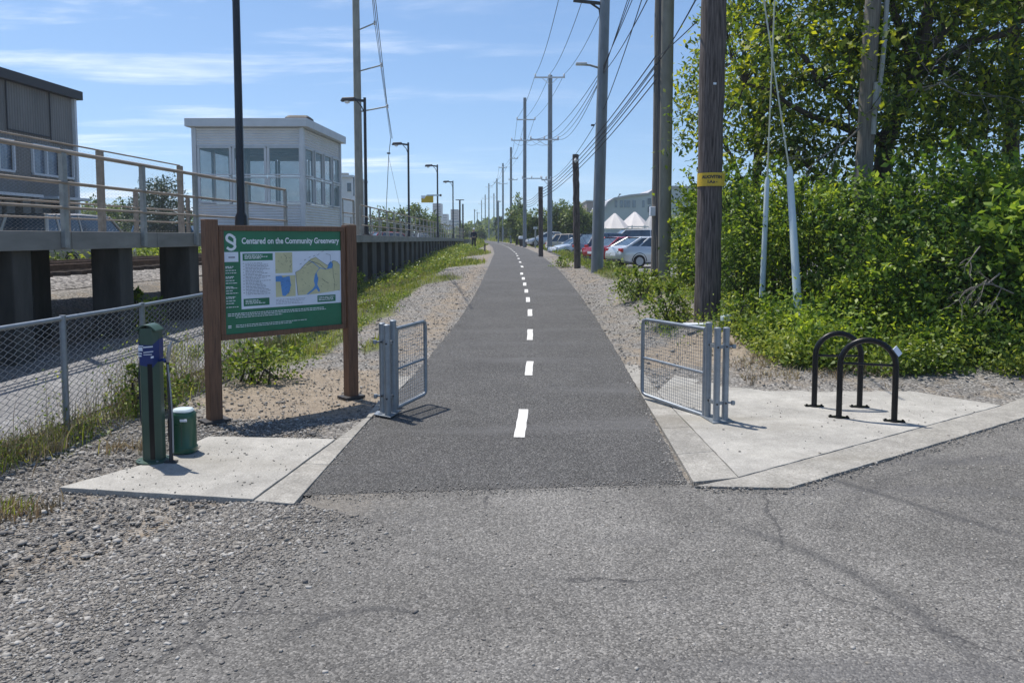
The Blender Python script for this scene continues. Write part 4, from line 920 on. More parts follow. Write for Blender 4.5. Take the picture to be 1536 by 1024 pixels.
ribs(mb, F0, F1, Z0 + .02, Zs - .0, outF); ribs(mb, F0, F1, 4.55, 5.10, outF)
ribs(mb, F1, S1, Z0 + .02, Zs, outS); ribs(mb, F1, S1, 4.55, 5.10, outS)
ribs(mb, S0, F0, Z0, Zs, (-1, 0, 0)); ribs(mb, S0, F0, 4.55, 5.10, (-1, 0, 0)); ribs(mb, S1, S0, Z0, Zs, (0, 1, 0)); ribs(mb, S1, S0, 4.55, 5.10, (0, 1, 0))
mb.build('wall', 'siding', sh)
for q_ in (F0, F1, S1, S0): MB().box((q_.x, q_.y, (Z0 + 5.10) / 2), (.13, .13, 5.10 - Z0), 0).build('corner_post', 'trim', sh, bevel=.01)
def window(a, b, z0, z1, outv, fw_=.04, glassname='glass'):
    a = Vector(a); b = Vector(b); o_ = Vector(outv) * .02; f = MB(); d = (b - a).normalized()
    for z in (z0 + fw_ / 2, z1 - fw_ / 2): f.beam(a + o_ + Vector((0, 0, z)), b + o_ + Vector((0, 0, z)), .07, fw_)
    for q_ in (a + d * fw_ / 2, b - d * fw_ / 2): f.beam(q_ + o_ + Vector((0, 0, z0 + fw_)), q_ + o_ + Vector((0, 0, z1 - fw_)), .07, fw_)
    w_ = f.build('window', 'trim', sh)
    g = MB(); i_ = o_; g.add([a + i_ + Vector((0, 0, z0 + fw_)), b + i_ + Vector((0, 0, z0 + fw_)), b + i_ + Vector((0, 0, z1 - fw_)), a + i_ + Vector((0, 0, z1 - fw_))], [(0, 1, 2, 3)]); g.build('pane', glassname, w_)
for i in range(3):
    a = F0.lerp(F1, .03 + i * .325); b = F0.lerp(F1, .03 + i * .325 + .31)
    window(a, b, Zs + .02, 3.69, outF); window(a, b, 3.72, 4.55, outF)
    a = S1.lerp(S0, .03 + i * .325); b = S1.lerp(S0, .03 + i * .325 + .31); window(a, b, Zs + .02, 4.55, (0, 1, 0))
for i in range(4):
    a = F1.lerp(S1, .03 + i * .245); b = F1.lerp(S1, .03 + i * .245 + .20)
    window(a, b, Zs + .02, 3.69, outS); window(a, b, 3.72, 4.55, outS)
for i in range(3): a = S0.lerp(F0, .03 + i * .325); b = S0.lerp(F0, .03 + i * .325 + .31); window(a, b, Zs + .02, 4.55, (-1, 0, 0))
for z in (Z0 + .03, 5.04):
    mb = MB(); mb.prism([(F0.x + .05, F0.y + .05), (F1.x - .05, F1.y + .05), (S1.x - .05, S1.y - .05), (S0.x + .05, S0.y - .05)], z, z + .03); mb.build('ceiling' if z > 4 else 'floor', 'trim', sh)
rf = MB(); e = .2
P_ = [(F0.x - e, F0.y - e), (F1.x + e, F1.y - e), (S1.x + e, S1.y + e), (S0.x - e, S0.y + e)]
rf.add([(x, y, (5.11)) for x, y in P_] + [(x, y, (5.35)) for x, y in P_], [(3, 2, 1, 0), (4, 5, 6, 7), (0, 1, 5, 4), (1, 2, 6, 5), (2, 3, 7, 6), (3, 0, 4, 7)])
roof = rf.build('roof', 'trim', sh, bevel=.012)
stack(MB(), F1.x - .35, SY0 + 1.0, [(.75, .6, .1, 5.34), (.75, .6, .1, 5.52), (.6, .5, .1, 5.58)]).build('roof_vent', 'darkedge', roof)
bench = MB(); bench.box(((F0.x + F1.x) / 2, SY1 - .7, Z0 + .45), (2.3, .4, .05)); bench.box((F0.x + .6, SY1 - .7, Z0 + .22), (.06, .35, .44)); bench.box((F1.x - .6, SY1 - .7, Z0 + .22), (.06, .35, .44)); bench.build('bench', 'darkedge', sh)
# ---- platform lamps
def lamp(x, y, z, h, w0, loc_only=False):
    t = thing('street_lamp', (x, y, z), '', 'street lamp', 'black lamps along the platform')
    MB().tube([(x, y, z), (x, y, z + .35), (x, y, z + .45), (x, y, z + h)], [w0 * .95, w0 * .85, w0 * .58, w0 * .5], 10).build('pole', 'blackpole', t, smooth=True)
    MB().box((x, y, z + .02), (w0 * 2.6, w0 * 2.6, .04)).build('base_plate', 'blackpole', t, bevel=.005)
    ar = MB(); ar.beam((x + .0, y, z + h - .13), (x - .40, y, z + h - .08), .06, .10); ar.tube([(x - .05, y, z + h - .55), (x - .12, y, z + h - .35), (x - .3, y, z + h - .15)], .022, 6); ar.build('arm', 'blackpole', t)
    hd = MB(); hd.add([(x - .35, y - .13, z + h - .12), (x - .35, y + .13, z + h - .12), (x - .95, y + .15, z + h - .15), (x - .95, y - .15, z + h - .15), (x - .38, y - .08, z + h + .02), (x - .38, y + .08, z + h + .02), (x - .88, y + .09, z + h - .0), (x - .88, y - .09, z + h - .0)], [(0, 1, 2, 3), (4, 7, 6, 5), (0, 4, 5, 1), (1, 5, 6, 2), (2, 6, 7, 3), (3, 7, 4, 0)])
    h_ = hd.build('lamp_head', 'blackpole', t, bevel=.02)
    MB().lathe((x - .70, y, z + h - .235), [(.02, 0), (.09, .03), (.12, .09)], 14).build('lens', 'white', h_, smooth=True)
    return t
L0 = lamp(-5.86, 29.6, deckz(29), 5.45, .115); L0['label'] = 'black platform lamp nearest beyond the shelter, right beside the concrete pole'
L_far = [(614, 43, 'black platform lamp second beyond the shelter'), (657, 55.5, 'black platform lamp carrying the yellow sign, third beyond the shelter'), (680, 70.6, 'smallest black single arm lamp on the platform, fourth beyond the shelter')]
for px, y, lb in L_far: copy_thing(L0, ((px - 768) / FPX * y, y, deckz(y)), lb)
p_ = at(362, 330, 16.0)
near = lamp(p_.x, 16.0, deckz(16) - .0, 5.45, .15); near['label'] = 'tall black platform pole in front of the shelter, its head above the frame'
# yellow sign on an arm
t = thing('hanging_sign', (-5.6, 55.3, 4.8), 'yellow and white sign hanging from an arm high on a platform lamp', 'sign')
a_ = at(661, 293, 55.2); b_ = at(640, 293, 55.2); MB().beam(a_, b_, .06, .10).build('arm', 'pipe', t); MB().box(a_, (.13, .12, .16)).build('end_cap', 'rust', t)
c0 = at(632, 304, 55.2); c1 = at(650, 293.5, 55.2); MB().box((c0 + c1) / 2 + Vector((0, .0, 0)), (c1.x - c0.x, .04, c1.z - c0.z)).build('panel', 'yellow', t)
MB().add([(c0.x, c0.y - .025, c1.z), (c0.x, c0.y - .025, c1.z - .18), (c0.x + .22, c0.y - .025, c1.z - .24), (c0.x + .38, c0.y - .025, c1.z)], [(0, 1, 2, 3)]).build('panel_patch', 'white', t)
# distant double lamp and thin pole
for px, top, d_, lb, dbl in ((690, 300, 96, 'distant double armed lamp past the end of the platform', 1), (694.5, 306, 100, 'thin distant pole just right of the double armed lamp', 0)):
    b_ = at(px, 360, d_); tt = at(px, top, d_).z; g_0 = tz(b_.x, d_); t = thing('street_lamp' if dbl else 'utility_pole', (b_.x, d_, g_0), lb, 'street lamp' if dbl else 'utility pole')
    MB().tube([(b_.x, d_, g_0), (b_.x, d_, tt)], .11, 8).build('pole', 'blackpole', t)
    if dbl: MB().box((b_.x, d_, tt), (1.1, .2, .1)).build('arm', 'blackpole', t)
# ---- concrete pole with arms, left
cp = at(540, 350, 36)
t = thing('utility_pole', (cp.x, 36, .9), 'tall round concrete pole rising behind the first lamp beyond the shelter', 'utility pole')
MB().tube([(cp.x, 36, .7), (cp.x - .03, 36, 8), (cp.x - .06, 36, 17)], [.205, .185, .15], 14).build('pole', 'concpole', t, smooth=True)
armtips = []
for px, py in ((562, 35), (572, 98), (581, 160)):
    e = at(px, py, 35.2); s_ = Vector((cp.x, 36, e.z - .12)); MB().tube([s_, s_.lerp(e, .5) + Vector((0, 0, .0)), e], .035, 6).build('arm', 'railsteel', t); armtips.append(e)
    i_ = MB(); i_.lathe(e - Vector((0, 0, .1)), [(.03, 0), (.07, .05), (.04, .1), (.07, .15), (.03, .22)], 8); i_.build('insulator', 'trim', t)
def wire(pts, sag=0, r=.012, m_='wire', label='thin dark overhead wire in the bundle over the right side poles', group='overhead wires', n=14):
    P_ = []
    for (a, b) in zip(pts[:-1], pts[1:]):
        a = Vector(a); b = Vector(b); s_ = sag * min(1, (b - a).length / 30)
        for k in range(n): u = k / n; q_ = a.lerp(b, u); q_.z -= 4 * s_ * u * (1 - u); P_.append(q_)
    P_.append(Vector(pts[-1]))
    o_ = MB().tube(P_, r, 4).build('overhead_wire', m_, loc=P_[0]); tag(o_, label, 'cable', group); return o_
j1 = at(586, 208, 50); j2 = at(583, 235, 52); j3 = at(579, 322, 54); j4 = at(603, 325, 54)
wl_lab = 'thin overhead wire of the strand beside the concrete pole left of the path'
for k, (e, top) in enumerate(zip(armtips, (at(553, -60, 20), at(556, -40, 22), at(560, -30, 24)))):
    wire([top, e, j1 + Vector((.06 * k, 0, 0))], 0, .013, label=wl_lab, group='wires by the concrete pole')
wire([j1, j2, j3], 0, .022, label='pair of wires dropping from the strand to the platform, left one', group=None); wire([j2, j4], 0, .010, label='faint slanting stay wire right of the dropping strand', group=None)
bxs = at(583, 230, 51); o = MB().box(bxs, (.22, .15, .1)).build('wire_clamp', 'blackpole', bevel=.01); tag(o, 'small dark clamp where the wires join above the platform', 'clamp')
# ================================================================ BACKGROUND LEFT
bl = thing('building', (-20, 26, 0), 'dark grey corrugated industrial building with white framed windows at the far left', 'building')
def fxb(y): return -17.7 + .065 * (y - 30)
yA, yB = 8.0, 30.0; zT = 7.55
mb = MB(); pitch = .22; y = yA; V_ = []; 
rows = [(3.55, 4.15), (5.45, zT)]                   # ribbed cladding around the window band
def clad(mb, y0, y1, z0, z1):
    n = max(1, int((y1 - y0) / .13)); p = (y1 - y0) / n; vs = []
    for i in range(n):
        for f, k in ((0, 0), (.3, 1), (.6, 1), (.8, 0)): yy_ = y0 + (i + f) * p; vs.append((fxb(yy_) + .022 * k, yy_))
    vs.append((fxb(y1), y1))
    mb.add([(x, y_, z) for x, y_ in vs for z in (z0, z1)], [(2 * i, 2 * i + 2, 2 * i + 3, 2 * i + 1) for i in range(len(vs) - 1)])
wins = [(27.9, 29.1), (25.9, 26.7), (29.4, 29.9), (22.6, 24.8), (19, 21)]
# window openings measured along the facade
W = [(px_[0], px_[1]) for px_ in ()]
def yb(px): u = (px - 768) / FPX; return (-17.7 - .065 * 30) / (u - .065)
wins = sorted([(yb(53), yb(93)), (yb(2), yb(25)), (yb(100), yb(113)), (21.2, 23.0), (17.5, 19.5)])
clad(mb, yA, yB, 5.4, zT); clad(mb, yA, yB, 3.45, 4.25)
prev = yA
for a, b in wins: clad(mb, prev, a, 4.25, 5.4); prev = b
clad(mb, prev, yB, 4.25, 5.4)
mb.build('cladding', 'greyclad', bl)
mb = MB(); mb.add([(fxb(yB), yB, 0), (-34, yB, 0), (-34, yB, zT), (fxb(yB), yB, zT)], [(0, 1, 2, 3)]); mb.add([(-34, yA, 0), (fxb(yA), yA, 0), (fxb(yA), yA, zT), (-34, yA, zT)], [(0, 1, 2, 3)]); mb.build('end_wall', 'greyclad', bl)
mb = MB(); mb.beam((fxb(yA) + .12, yA, zT + .08), (fxb(yB) + .12, yB + .2, zT + .08), .35, .34); mb.add([(fxb(yA), yA, zT + .1), (fxb(yB), yB, zT + .1), (-34, yB, zT + .1), (-34, yA, zT + .1)], [(0, 1, 2, 3)]); mb.build('roof', 'darkedge', bl)
MB().beam((fxb(29.9) + .06, 29.95, .2), (fxb(29.9) + .06, 29.95, zT - .05), .14, .14).build('corner_trim', 'trim', bl)
for a, b in wins:
    f = MB(); x = lambda y_: fxb(y_) + .07; n_ = 2 if b - a > 1 else 1
    for z in (4.28, 5.37): f.beam((x(a), a, z), (x(b), b, z), .08, .08)
    for k in range(n_ + 1): y_ = a + (b - a) * k / n_; f.beam((x(y_), y_, 4.32), (x(y_), y_, 5.33), .08, .08)
    w_ = f.build('window', 'trim', bl); MB().add([(fxb(a) - .02, a, 4.28), (fxb(b) - .02, b, 4.28), (fxb(b) - .02, b, 5.38), (fxb(a) - .02, a, 5.38)], [(0, 1, 2, 3)]).build('pane', 'paleglass', w_)
# ground floor: recessed dark bays, awning strips, pillars
for a, b in ((yb(0) - 3, yb(40)), (yb(62), yb(113))):
    MB().beam((fxb(a) + .35, a, 3.42), (fxb(b) + .35, b, 3.42), .8, .10).build('awning', 'trim', bl)
mb = MB(); mb.add([(fxb(yA) - .8, yA, 0), (fxb(yB) - .8, yB, 0), (fxb(yB) - .8, yB, 3.5), (fxb(yA) - .8, yA, 3.5)], [(0, 1, 2, 3)]); mb.build('recessed_wall', 'darkedge', bl)
for px in (0, 20, 44, 62, 117): y_ = yb(px) if px < 117 else 29.8; MB().box((fxb(y_) - .2, y_, 1.75), (.4, .45, 3.5)).build('pillar', 'greyclad', bl)
MB().add([(fxb(yb(65)) - .75, yb(65), 2.0), (fxb(yb(108)) - .75, yb(108), 2.0), (fxb(yb(108)) - .75, yb(108), 3.3), (fxb(yb(65)) - .75, yb(65), 3.3)], [(0, 1, 2, 3)]).build('shop_window', 'paleglass', bl)
for ya, yb_, z0_, z1_ in ((yb(18), yb(80), 5.75, 7.3), (yb(82), yb(116), 5.6, 7.2)):
    f = MB()
    for z in (z0_,): f.beam((fxb(ya) + .06, ya, z), (fxb(yb_) + .06, yb_, z), .03, .05)
    for y_ in (ya,): f.beam((fxb(y_) + .06, y_, z0_), (fxb(y_) + .06, y_, zT - .1), .03, .05)
    f.build('panel_joint', 'darkedge', bl)
# white flat roofed building beyond the shelter
def slab_building(x0, x1, y0, y1, z0, z1, label, m_='siding', wins_=(), extra=None):
    t = thing('building', ((x0 + x1) / 2, y0, z0), label, 'building')
    MB().box(((x0 + x1) / 2, (y0 + y1) / 2, (z0 + z1) / 2), (x1 - x0, y1 - y0, z1 - z0)).build('wall', m_, t)
    MB().box(((x0 + x1) / 2, (y0 + y1) / 2, z1 + .12), (x1 - x0 + .4, y1 - y0 + .4, .24)).build('roof', 'trim', t)
    for wx, wz, ww, wh in wins_:
        w_ = MB().box((wx, y0 - .03, wz), (ww, .08, wh)).build('window', 'wglass', t)
    return t
a = at(498, 262, 80); b = at(553, 300, 80)
t = slab_building(a.x, -17.4, 80, 88, .8, a.z - .3, 'white flat roofed building with one narrow window beyond the shelter', 'siding', [(at(524, 280, 80).x, at(524, 281, 80).z, .45, .9), (at(531, 280, 80).x, at(531, 280, 80).z, .15, 2.0)])
bx_ = at(516, 256, 84); stack(MB(), bx_.x, 84, [(1.0, .8, .1, a.z - .1), (1.0, .8, .1, a.z + .5)]).build('roof_unit', 'railsteel', t)
def tower(px0, px1, top, d_, label, m_, floors=14):
    a = at(px0, top, d_); b = at(px1, 350, d_); t = thing('tower', ((a.x + b.x) / 2, d_, 1), label, 'tower block')
    MB().box(((a.x + b.x) / 2, d_ + 8, (a.z + 1) / 2), (b.x - a.x, 16, a.z - 1)).build('wall', m_, t)
    mb = MB(); h = (a.z - 3) / floors
    for k in range(floors): mb.box(((a.x + b.x) / 2, d_ - .2, 3 + h * (k + .5)), ((b.x - a.x) * .8, .5, h * .3))
    mb.build('window_bands', 'wglass', t)
mt['hazetower'] = mat('pale_tower_cladding', (.42, .42, .45), .6); mt['brownclad'] = mat('brownish_tower_cladding', (.34, .27, .26), .7)
tower(649, 656, 305, 560, 'distant tall slim brownish tower block left of the third platform lamp', 'brownclad')
tower(656.5, 661.5, 305, 570, 'distant tall pale blue tower block touching the slim brownish one', 'hazetower')
tower(676, 687, 314, 560, 'distant pinkish tower block beside the smallest platform lamp', 'brownclad', 10)
tower(664, 671, 321, 620, 'lower distant grey block standing between two tower blocks', 'hazetower', 9)
tower(673, 690, 330, 480, 'wide low distant office block at the foot of the pinkish tower', 'hazetower', 5)
# ================================================================ BACKGROUND RIGHT
mt['blueclad'] = mat('blue_grey_cladding', (.46, .50, .52), .55, .1, var=.12, scale=.25)
mt['tent'] = mat('tent_canvas', (.62, .59, .57), .7, var=.06)
d_ = 115
hb_ = thing('building', (24, d_, 1), 'long blue grey clad hall with a curved roof beyond the car park', 'building')
prof = [(905, 318), (912, 305), (921, 299), (945, 294.5), (972, 292), (982, 285), (990, 282.5), (1010, 281.5), (1045, 282.5), (1060, 284), (1100, 288)]
P_ = [at(a, b, d_) for a, b in prof]
mb = MB(); n = len(P_); V_ = [(q_.x, y_, z) for q_ in P_ for y_, z in ((d_, 1), (d_, q_.z), (d_ + 20, q_.z), (d_ + 20, 1))]
mb.add(V_, [(4 * i, 4 * i + 4, 4 * i + 5, 4 * i + 1) for i in range(n - 1)] + [(4 * i + 2, 4 * i + 6, 4 * i + 7, 4 * i + 3) for i in range(n - 1)] + [(0, 1, 2, 3), (4 * n - 4, 4 * n - 1, 4 * n - 2, 4 * n - 3)])
mb.build('wall', 'blueclad', hb_)
mb = MB()
for a, b in zip(P_[:-1], P_[1:]): mb.beam((a.x, d_ + 10, a.z + .12), (b.x, d_ + 10, b.z + .12), 20.6, .3)
mb.build('roof', 'hazetower', hb_)
for px, pw_ in ((924, 3), (932, 4), (938, 3.5), (943, 4), (951, 5), (965, 3.5)):
    q_ = at(px, 306, d_); MB().box((q_.x, d_ - .05, q_.z), (pw_ / FPX * d_, .12, 1.1)).build('window', 'paleglass', hb_)
for py in (302, 314): q_ = at(974, py, d_); MB().box((q_.x, d_ - .05, q_.z), (.5, .14, .9)).build('window', 'wglass', hb_)
sn = MB(); q_ = at(926, 297, d_); q2 = at(930, 291.5, d_); sn.tube([q_, q2], .06, 5); sn.box(q2, (.35, .2, .12)); sn.build('floodlight', 'darkedge', hb_)
# low brown building left of it, slab right behind the trees
a = at(880, 302, 150); b = at(908, 316, 150); slab_building(a.x, b.x, 150, 165, 1, a.z, 'low pale brown building partly hidden behind the tall grey steel pole', 'brownclad')
a = at(1395, 262, 70); b = at(1560, 300, 70); slab_building(a.x, b.x, 70, 85, 1, a.z - .2, 'pale building glimpsed under the tree crown at the far right', 'hazetower')
a = at(1003, 322, 90); b = at(1050, 345, 90); slab_building(a.x, b.x, 90, 96, .5, a.z, 'low white shed seen between the wooden pole and the thick brown pole', 'tent')
# tents
def tent(pxs, ys_t, d_, label, wpx):
    t = thing('tent', (at(pxs, 350, d_).x, d_, .6), label, 'tent', 'white peaked tents by the car park')
    x = at(pxs, 350, d_).x; w_ = wpx / FPX * d_; zt0 = at(pxs, ys_t, d_).z; ze = at(pxs, 343, d_).z; n = 16; rings = []
    for f, z in ((1, 0), (.80, .22), (.55, .50), (.28, .78), (.06, 1)):
        rings.append([(x + w_ / 2 * f * math.cos(2 * math.pi * k / n) * (1.22 if k % 4 == 1 else .95), d_ + w_ / 2 * f * math.sin(2 * math.pi * k / n) * (1.22 if k % 4 == 1 else .95), ze + (zt0 - ze) * z) for k in range(n)])
    MB().add([p for r in rings for p in r], [(i * n + k, i * n + (k + 1) % n, (i + 1) * n + (k + 1) % n, (i + 1) * n + k) for i in range(4) for k in range(n)]).build('canopy', 'tent', t)
    for k in (2, 6, 10, 14):
        a_ = 2 * math.pi * k / 16; MB().tube([(x + w_ / 2 * math.cos(a_) * .95, d_ + w_ / 2 * math.sin(a_) * .95, .5), (x + w_ / 2 * math.cos(a_) * .95, d_ + w_ / 2 * math.sin(a_) * .95, ze + .1)], .06, 6).build('leg', 'trim', t)
tent(922, 320, 92, 'leftmost white peaked canvas tent beyond the parked cars', 46)
tent(952, 318, 94, 'middle and widest white peaked tent beyond the parked cars', 52)
tent(976, 322, 91, 'rightmost white tent, just left of the thin wooden pole', 26)
gt = thing('gate_frame', (at(955, 345, 86).x, 86, .5), 'white tubular frames and stacked equipment in front of the tents', 'metal frame')
for k, px in enumerate((941, 948, 957, 967, 973)):
    a = at(px, 352, 86); b = at(px, 338 if k % 2 else 342, 86); MB().tube([(a.x, 86, .5), (a.x, 86, b.z)], .07, 6).build('upright', 'trim', gt)
a = at(941, 340, 86); b = at(973, 340, 86); MB().beam(a, b, .12, .12).build('top_bar', 'trim', gt)
# ---- vehicles
def paint(name, c, metal=.2): mt[name] = mat(name, c, .22, metal, var=.03, scale=1); mt[name].node_tree.nodes['Principled BSDF'].inputs['Coat Weight'].default_value = .6
paint('silver_paint', (.60, .63, .66), .3); paint('red_paint', (.33, .02, .03)); paint('navy_paint', (.03, .045, .09)); paint('white_paint', (.68, .70, .72), 0); paint('orange_paint', (.75, .30, .02), 0); paint('blue_paint', (.10, .22, .42)); paint('beige_paint', (.50, .45, .38), 0); paint('red_lens', (.45, .02, .02), 0)
mt['headlamp'] = mat('headlamp_glass', (.6, .62, .64), .1)
CAR = {  # bonnet, windscreen base, roof front, roof rear, rear glass base as fractions; heights
 'hatch': dict(L=4.4, W=1.78, H=1.45, belt=.98, low=.24, ws=.27, rf=.44, rr=.74, rb=.92, bon=.88),
 'sedan': dict(L=4.6, W=1.78, H=1.45, belt=.92, low=.24, ws=.27, rf=.44, rr=.70, rb=.86, bon=.84),
 'suv': dict(L=4.6, W=1.85, H=1.68, belt=1.05, low=.28, ws=.25, rf=.38, rr=.86, rb=.97, bon=1.0),
 'van': dict(L=5.0, W=1.95, H=2.0, belt=1.15, low=.28, ws=.13, rf=.30, rr=.95, rb=.985, bon=1.05)}
def car(kind, pos, ang, pm, label, lower=None, group='cars in the car park'):
    K = CAR[kind]; L_, W_, H_ = K['L'], K['W'], K['H']; gz = tz(pos[0], pos[1]) + .02
    t = thing('parked_van' if kind == 'van' else 'parked_car', (pos[0], pos[1], gz), label, 'van' if kind == 'van' else 'car', group)
    ca_, sa = math.cos(ang), math.sin(ang)
    def Wd(x, y, z): return (pos[0] + x * ca_ - y * sa, pos[1] + x * sa + y * ca_, gz + z)   # x: tail -L/2 .. nose +L/2
    X = lambda f: L_ / 2 - f * L_                      # f: 0 nose .. 1 tail
    st = [(0, .34, .62, .80), (.02, .26, .70, .90), (.06, .22, K['bon'] - .14, .96), (.14, .2, K['bon'] - .03, 1), (K['ws'] - .02, .2, K['bon'] + .04, 1), (K['ws'] + .05, .2, K['belt'], 1), (.5, .2, K['belt'] + .02, 1), (.72, .2, K['belt'] + .04, 1), (K['rb'] - .02, .22, K['belt'] + .05, .98), (.985, .28, K['belt'] - .04, .93), (1.0, .36, .74, .86)]
    rings = []
    for f, zb, zt_, wf in st:
        w_ = W_ / 2 * wf; sec = [(-w_ * .86, zb), (-w_ * .97, zb + .08), (-w_, (zb + zt_) / 2), (-w_ * .985, zt_ - .12), (-w_ * .90, zt_ - .02), (-w_ * .5, zt_ + .015), (w_ * .5, zt_ + .015), (w_ * .90, zt_ - .02), (w_ * .985, zt_ - .12), (w_, (zb + zt_) / 2), (w_ * .97, zb + .08), (w_ * .86, zb)]
        rings.append([Wd(X(f), y, z) for y, z in sec])
    def loft(rings):
        k = len(rings[0]); return [p for r in rings for p in r], [(i * k + j, i * k + (j + 1) % k, (i + 1) * k + (j + 1) % k, (i + 1) * k + j) for i in range(len(rings) - 1) for j in range(k)] + [tuple(range(k))[::-1], tuple((len(rings) - 1) * k + j for j in range(k))]
    b = MB(); b.add(*loft(rings)); body = b.build('body', pm, t, smooth=True)
    # greenhouse
    bz = K['belt'] - .03; gh = [(K['ws'], bz, .86), (K['rf'], H_ - .04, .70), ((K['rf'] + K['rr']) / 2, H_ - .02, .71), (K['rr'], H_ - .05, .69), (K['rb'], bz + .02, .82)]
    g = MB(); lw = W_ / 2
    lowr = [Wd(X(f), s_ * lw * .88, bz) for s_ in (1, -1) for f in (K['ws'], K['rb'])]
    R_ = []
    for f, z, wf in gh: R_.append([Wd(X(f), lw * wf, z), Wd(X(f), -lw * wf, z)])
    base_ = [[Wd(X(f), lw * .9, bz), Wd(X(f), -lw * .9, bz)] for f, z, wf in gh]
    vs = [p for r in R_ for p in r] + [p for r in base_ for p in r]; o_ = 10
    fs = [(2 * i, 2 * i + 2, 2 * i + 3, 2 * i + 1) for i in range(4)] + [(2 * i, o_ + 2 * i, o_ + 2 * i + 2, 2 * i + 2) for i in range(4)] + [(2 * i + 1, 2 * i + 3, o_ + 2 * i + 3, o_ + 2 * i + 1) for i in range(4)]
    g.add(vs, fs); g.build('windows', 'wglass', t)
    rf_ = MB(); rr_ = [(K['rf'] - .005, H_ - .035, .73), ((K['rf'] + K['rr']) / 2, H_ + .005, .745), (K['rr'] + .01, H_ - .035, .72)]
    rf_.add([Wd(X(f), s_ * lw * wf, z + dz) for f, z, wf in rr_ for s_, dz in ((1, -.05), (.9, .0), (-.9, .0), (-1, -.05))], [(i * 4 + k, i * 4 + k + 1, (i + 1) * 4 + k + 1, (i + 1) * 4 + k) for i in range(2) for k in range(3)])
    rf_.build('roof', pm, t, smooth=True)
    for s_ in (1, -1):
        pb = MB(); T = lambda f, z, wf: Vector(Wd(X(f), s_ * lw * (wf + .012), z))
        pb.tube([T(K['ws'] - .01, bz, .875), T(K['rf'], H_ - .06, .715)], .035, 6)
        pb.tube([T(K['rr'], H_ - .06, .70), T(K['rb'] + .005, bz, .86)], .06, 6)
        mid = (K['rf'] + K['rr']) / 2 + .02; pb.tube([T(mid, bz, .90), T(mid, H_ - .06, .715)], .03, 6)
        if kind in ('hatch', 'suv', 'van'): pb.tube([T(K['rr'] - .09, H_ - .06, .705), T(K['rb'] - .12, bz, .89)], .035, 6)
        pb.build('pillar', pm, t, smooth=True)
    for f in (.185, .79):
        for s_ in (1, -1):
            a = Vector(Wd(X(f), s_ * (lw - .22), .32)); b_ = Vector(Wd(X(f), s_ * (lw + .005), .32)); dd = (b_ - a).normalized()
            w_ = MB().tube([a, a + dd * .02, b_ - dd * .03, b_], [.29, .32, .32, .285], 20).build('wheel', 'rubber', t, smooth=True)
            MB().tube([b_ - dd * .01, b_ + dd * .006], [.20, .19], 14).build('rim', 'alloy', w_, smooth=True)
            ar_ = MB(); pts = [Vector(Wd(X(f) + .375 * math.cos(an), s_ * (lw * .985), .32 + .375 * math.sin(an))) for an in [math.pi * k / 10 for k in range(11)]]; ar_.tube(pts, .018, 6); ar_.build('wheel_arch', 'darkedge', t, smooth=True)
    for s_ in (1, -1):
        MB().box(Wd(X(.985), s_ * lw * .74, K['belt'] - .16), (.10, .36, .17), ang).build('tail_light', 'red_lens', t, bevel=.02)
        MB().box(Wd(X(.028), s_ * lw * .66, .66), (.14, .38, .14), ang).build('headlight', 'headlamp', t, bevel=.03)
        MB().box(Wd(X(K['ws'] + .06), s_ * (lw + .07), bz + .06), (.12, .18, .12), ang).build('wing_mirror', pm, t, bevel=.03)
    MB().box(Wd(X(.995), 0, .62), (.05, .52, .12), ang).build('number_plate', 'white', t)
    MB().box(Wd(X(.99), 0, .36), (.10, W_ * .82, .16), ang).build('rear_bumper', 'darkedge', t, bevel=.03)
    MB().box(Wd(X(.008), 0, .38), (.08, W_ * .7, .16), ang).build('front_grille', 'darkedge', t, bevel=.03)
    if lower: MB().box(Wd(X(.5), 0, .62), (L_ * .92, W_ + .01, .26), ang).build('side_band', lower, t, bevel=.04)
    return t
A1 = R(20)
car('hatch', (6.75, 34.9), A1, 'silver_paint', 'silver hatchback with a red tail lamp parked nearest the thin wooden pole')
car('sedan', (6.15, 39.6), R(27), 'red_paint', 'dark red sedan parked directly behind the grey steel pole')
car('suv', (6.1, 45.2), R(27), 'navy_paint', 'dark navy car parked just left behind the red one')
car('van', (8.8, 51.5), R(183), 'white_paint', 'white van with a long roof and raked windscreen behind the red car')
car('hatch', (4.9, 53.5), R(200), 'silver_paint', 'pale blue grey hatchback parked behind the short brown pole')
car('suv', (5.1, 60), R(8), 'beige_paint', 'cream and orange car with an orange flank seen between the two short brown poles', lower='orange_paint')
car('sedan', (3.6, 73), R(190), 'silver_paint', 'small distant silver car at the far left end of the car row')
car('suv', (12, 45), R(10), 'silver_paint', 'grey car mostly hidden behind the poles at the right end of the lot')
# cars and vans beyond the platform
vp = [('van', -15.8, 26.5, 85, 'beige_paint', 'cream van roof showing above the platform by the grey building'), ('sedan', -13.6, 43, 80, 'silver_paint', 'grey car seen through the railing beside the dark green tree'), ('van', -21.5, 47, 4, 'blue_paint', 'long blue van seen through the platform railing left of the shelter'), ('van', -17, 51, 3, 'white_paint', 'pale van seen through the railing left of the shelter windows')]
for k, x, y, a, pm, lb in vp: car(k, (x, y), R(a), pm, lb, group='vehicles beyond the platform')
for i, (x, y, pm, lb) in enumerate([(-13.5, 62, 'orange_paint', 'orange car seen through the long railing beyond the first lamp'), (-11.3, 70, 'red_paint', 'red car seen through the long railing left of the second lamp'), (-14.5, 78, 'white_paint', 'white car seen through the long railing between lamps'), (-11.5, 92, 'silver_paint', 'silver car seen through the long railing right of the second lamp')]):
    car('suv', (x, y), R(10 + 20 * i), pm, lb, group='vehicles beyond the platform')
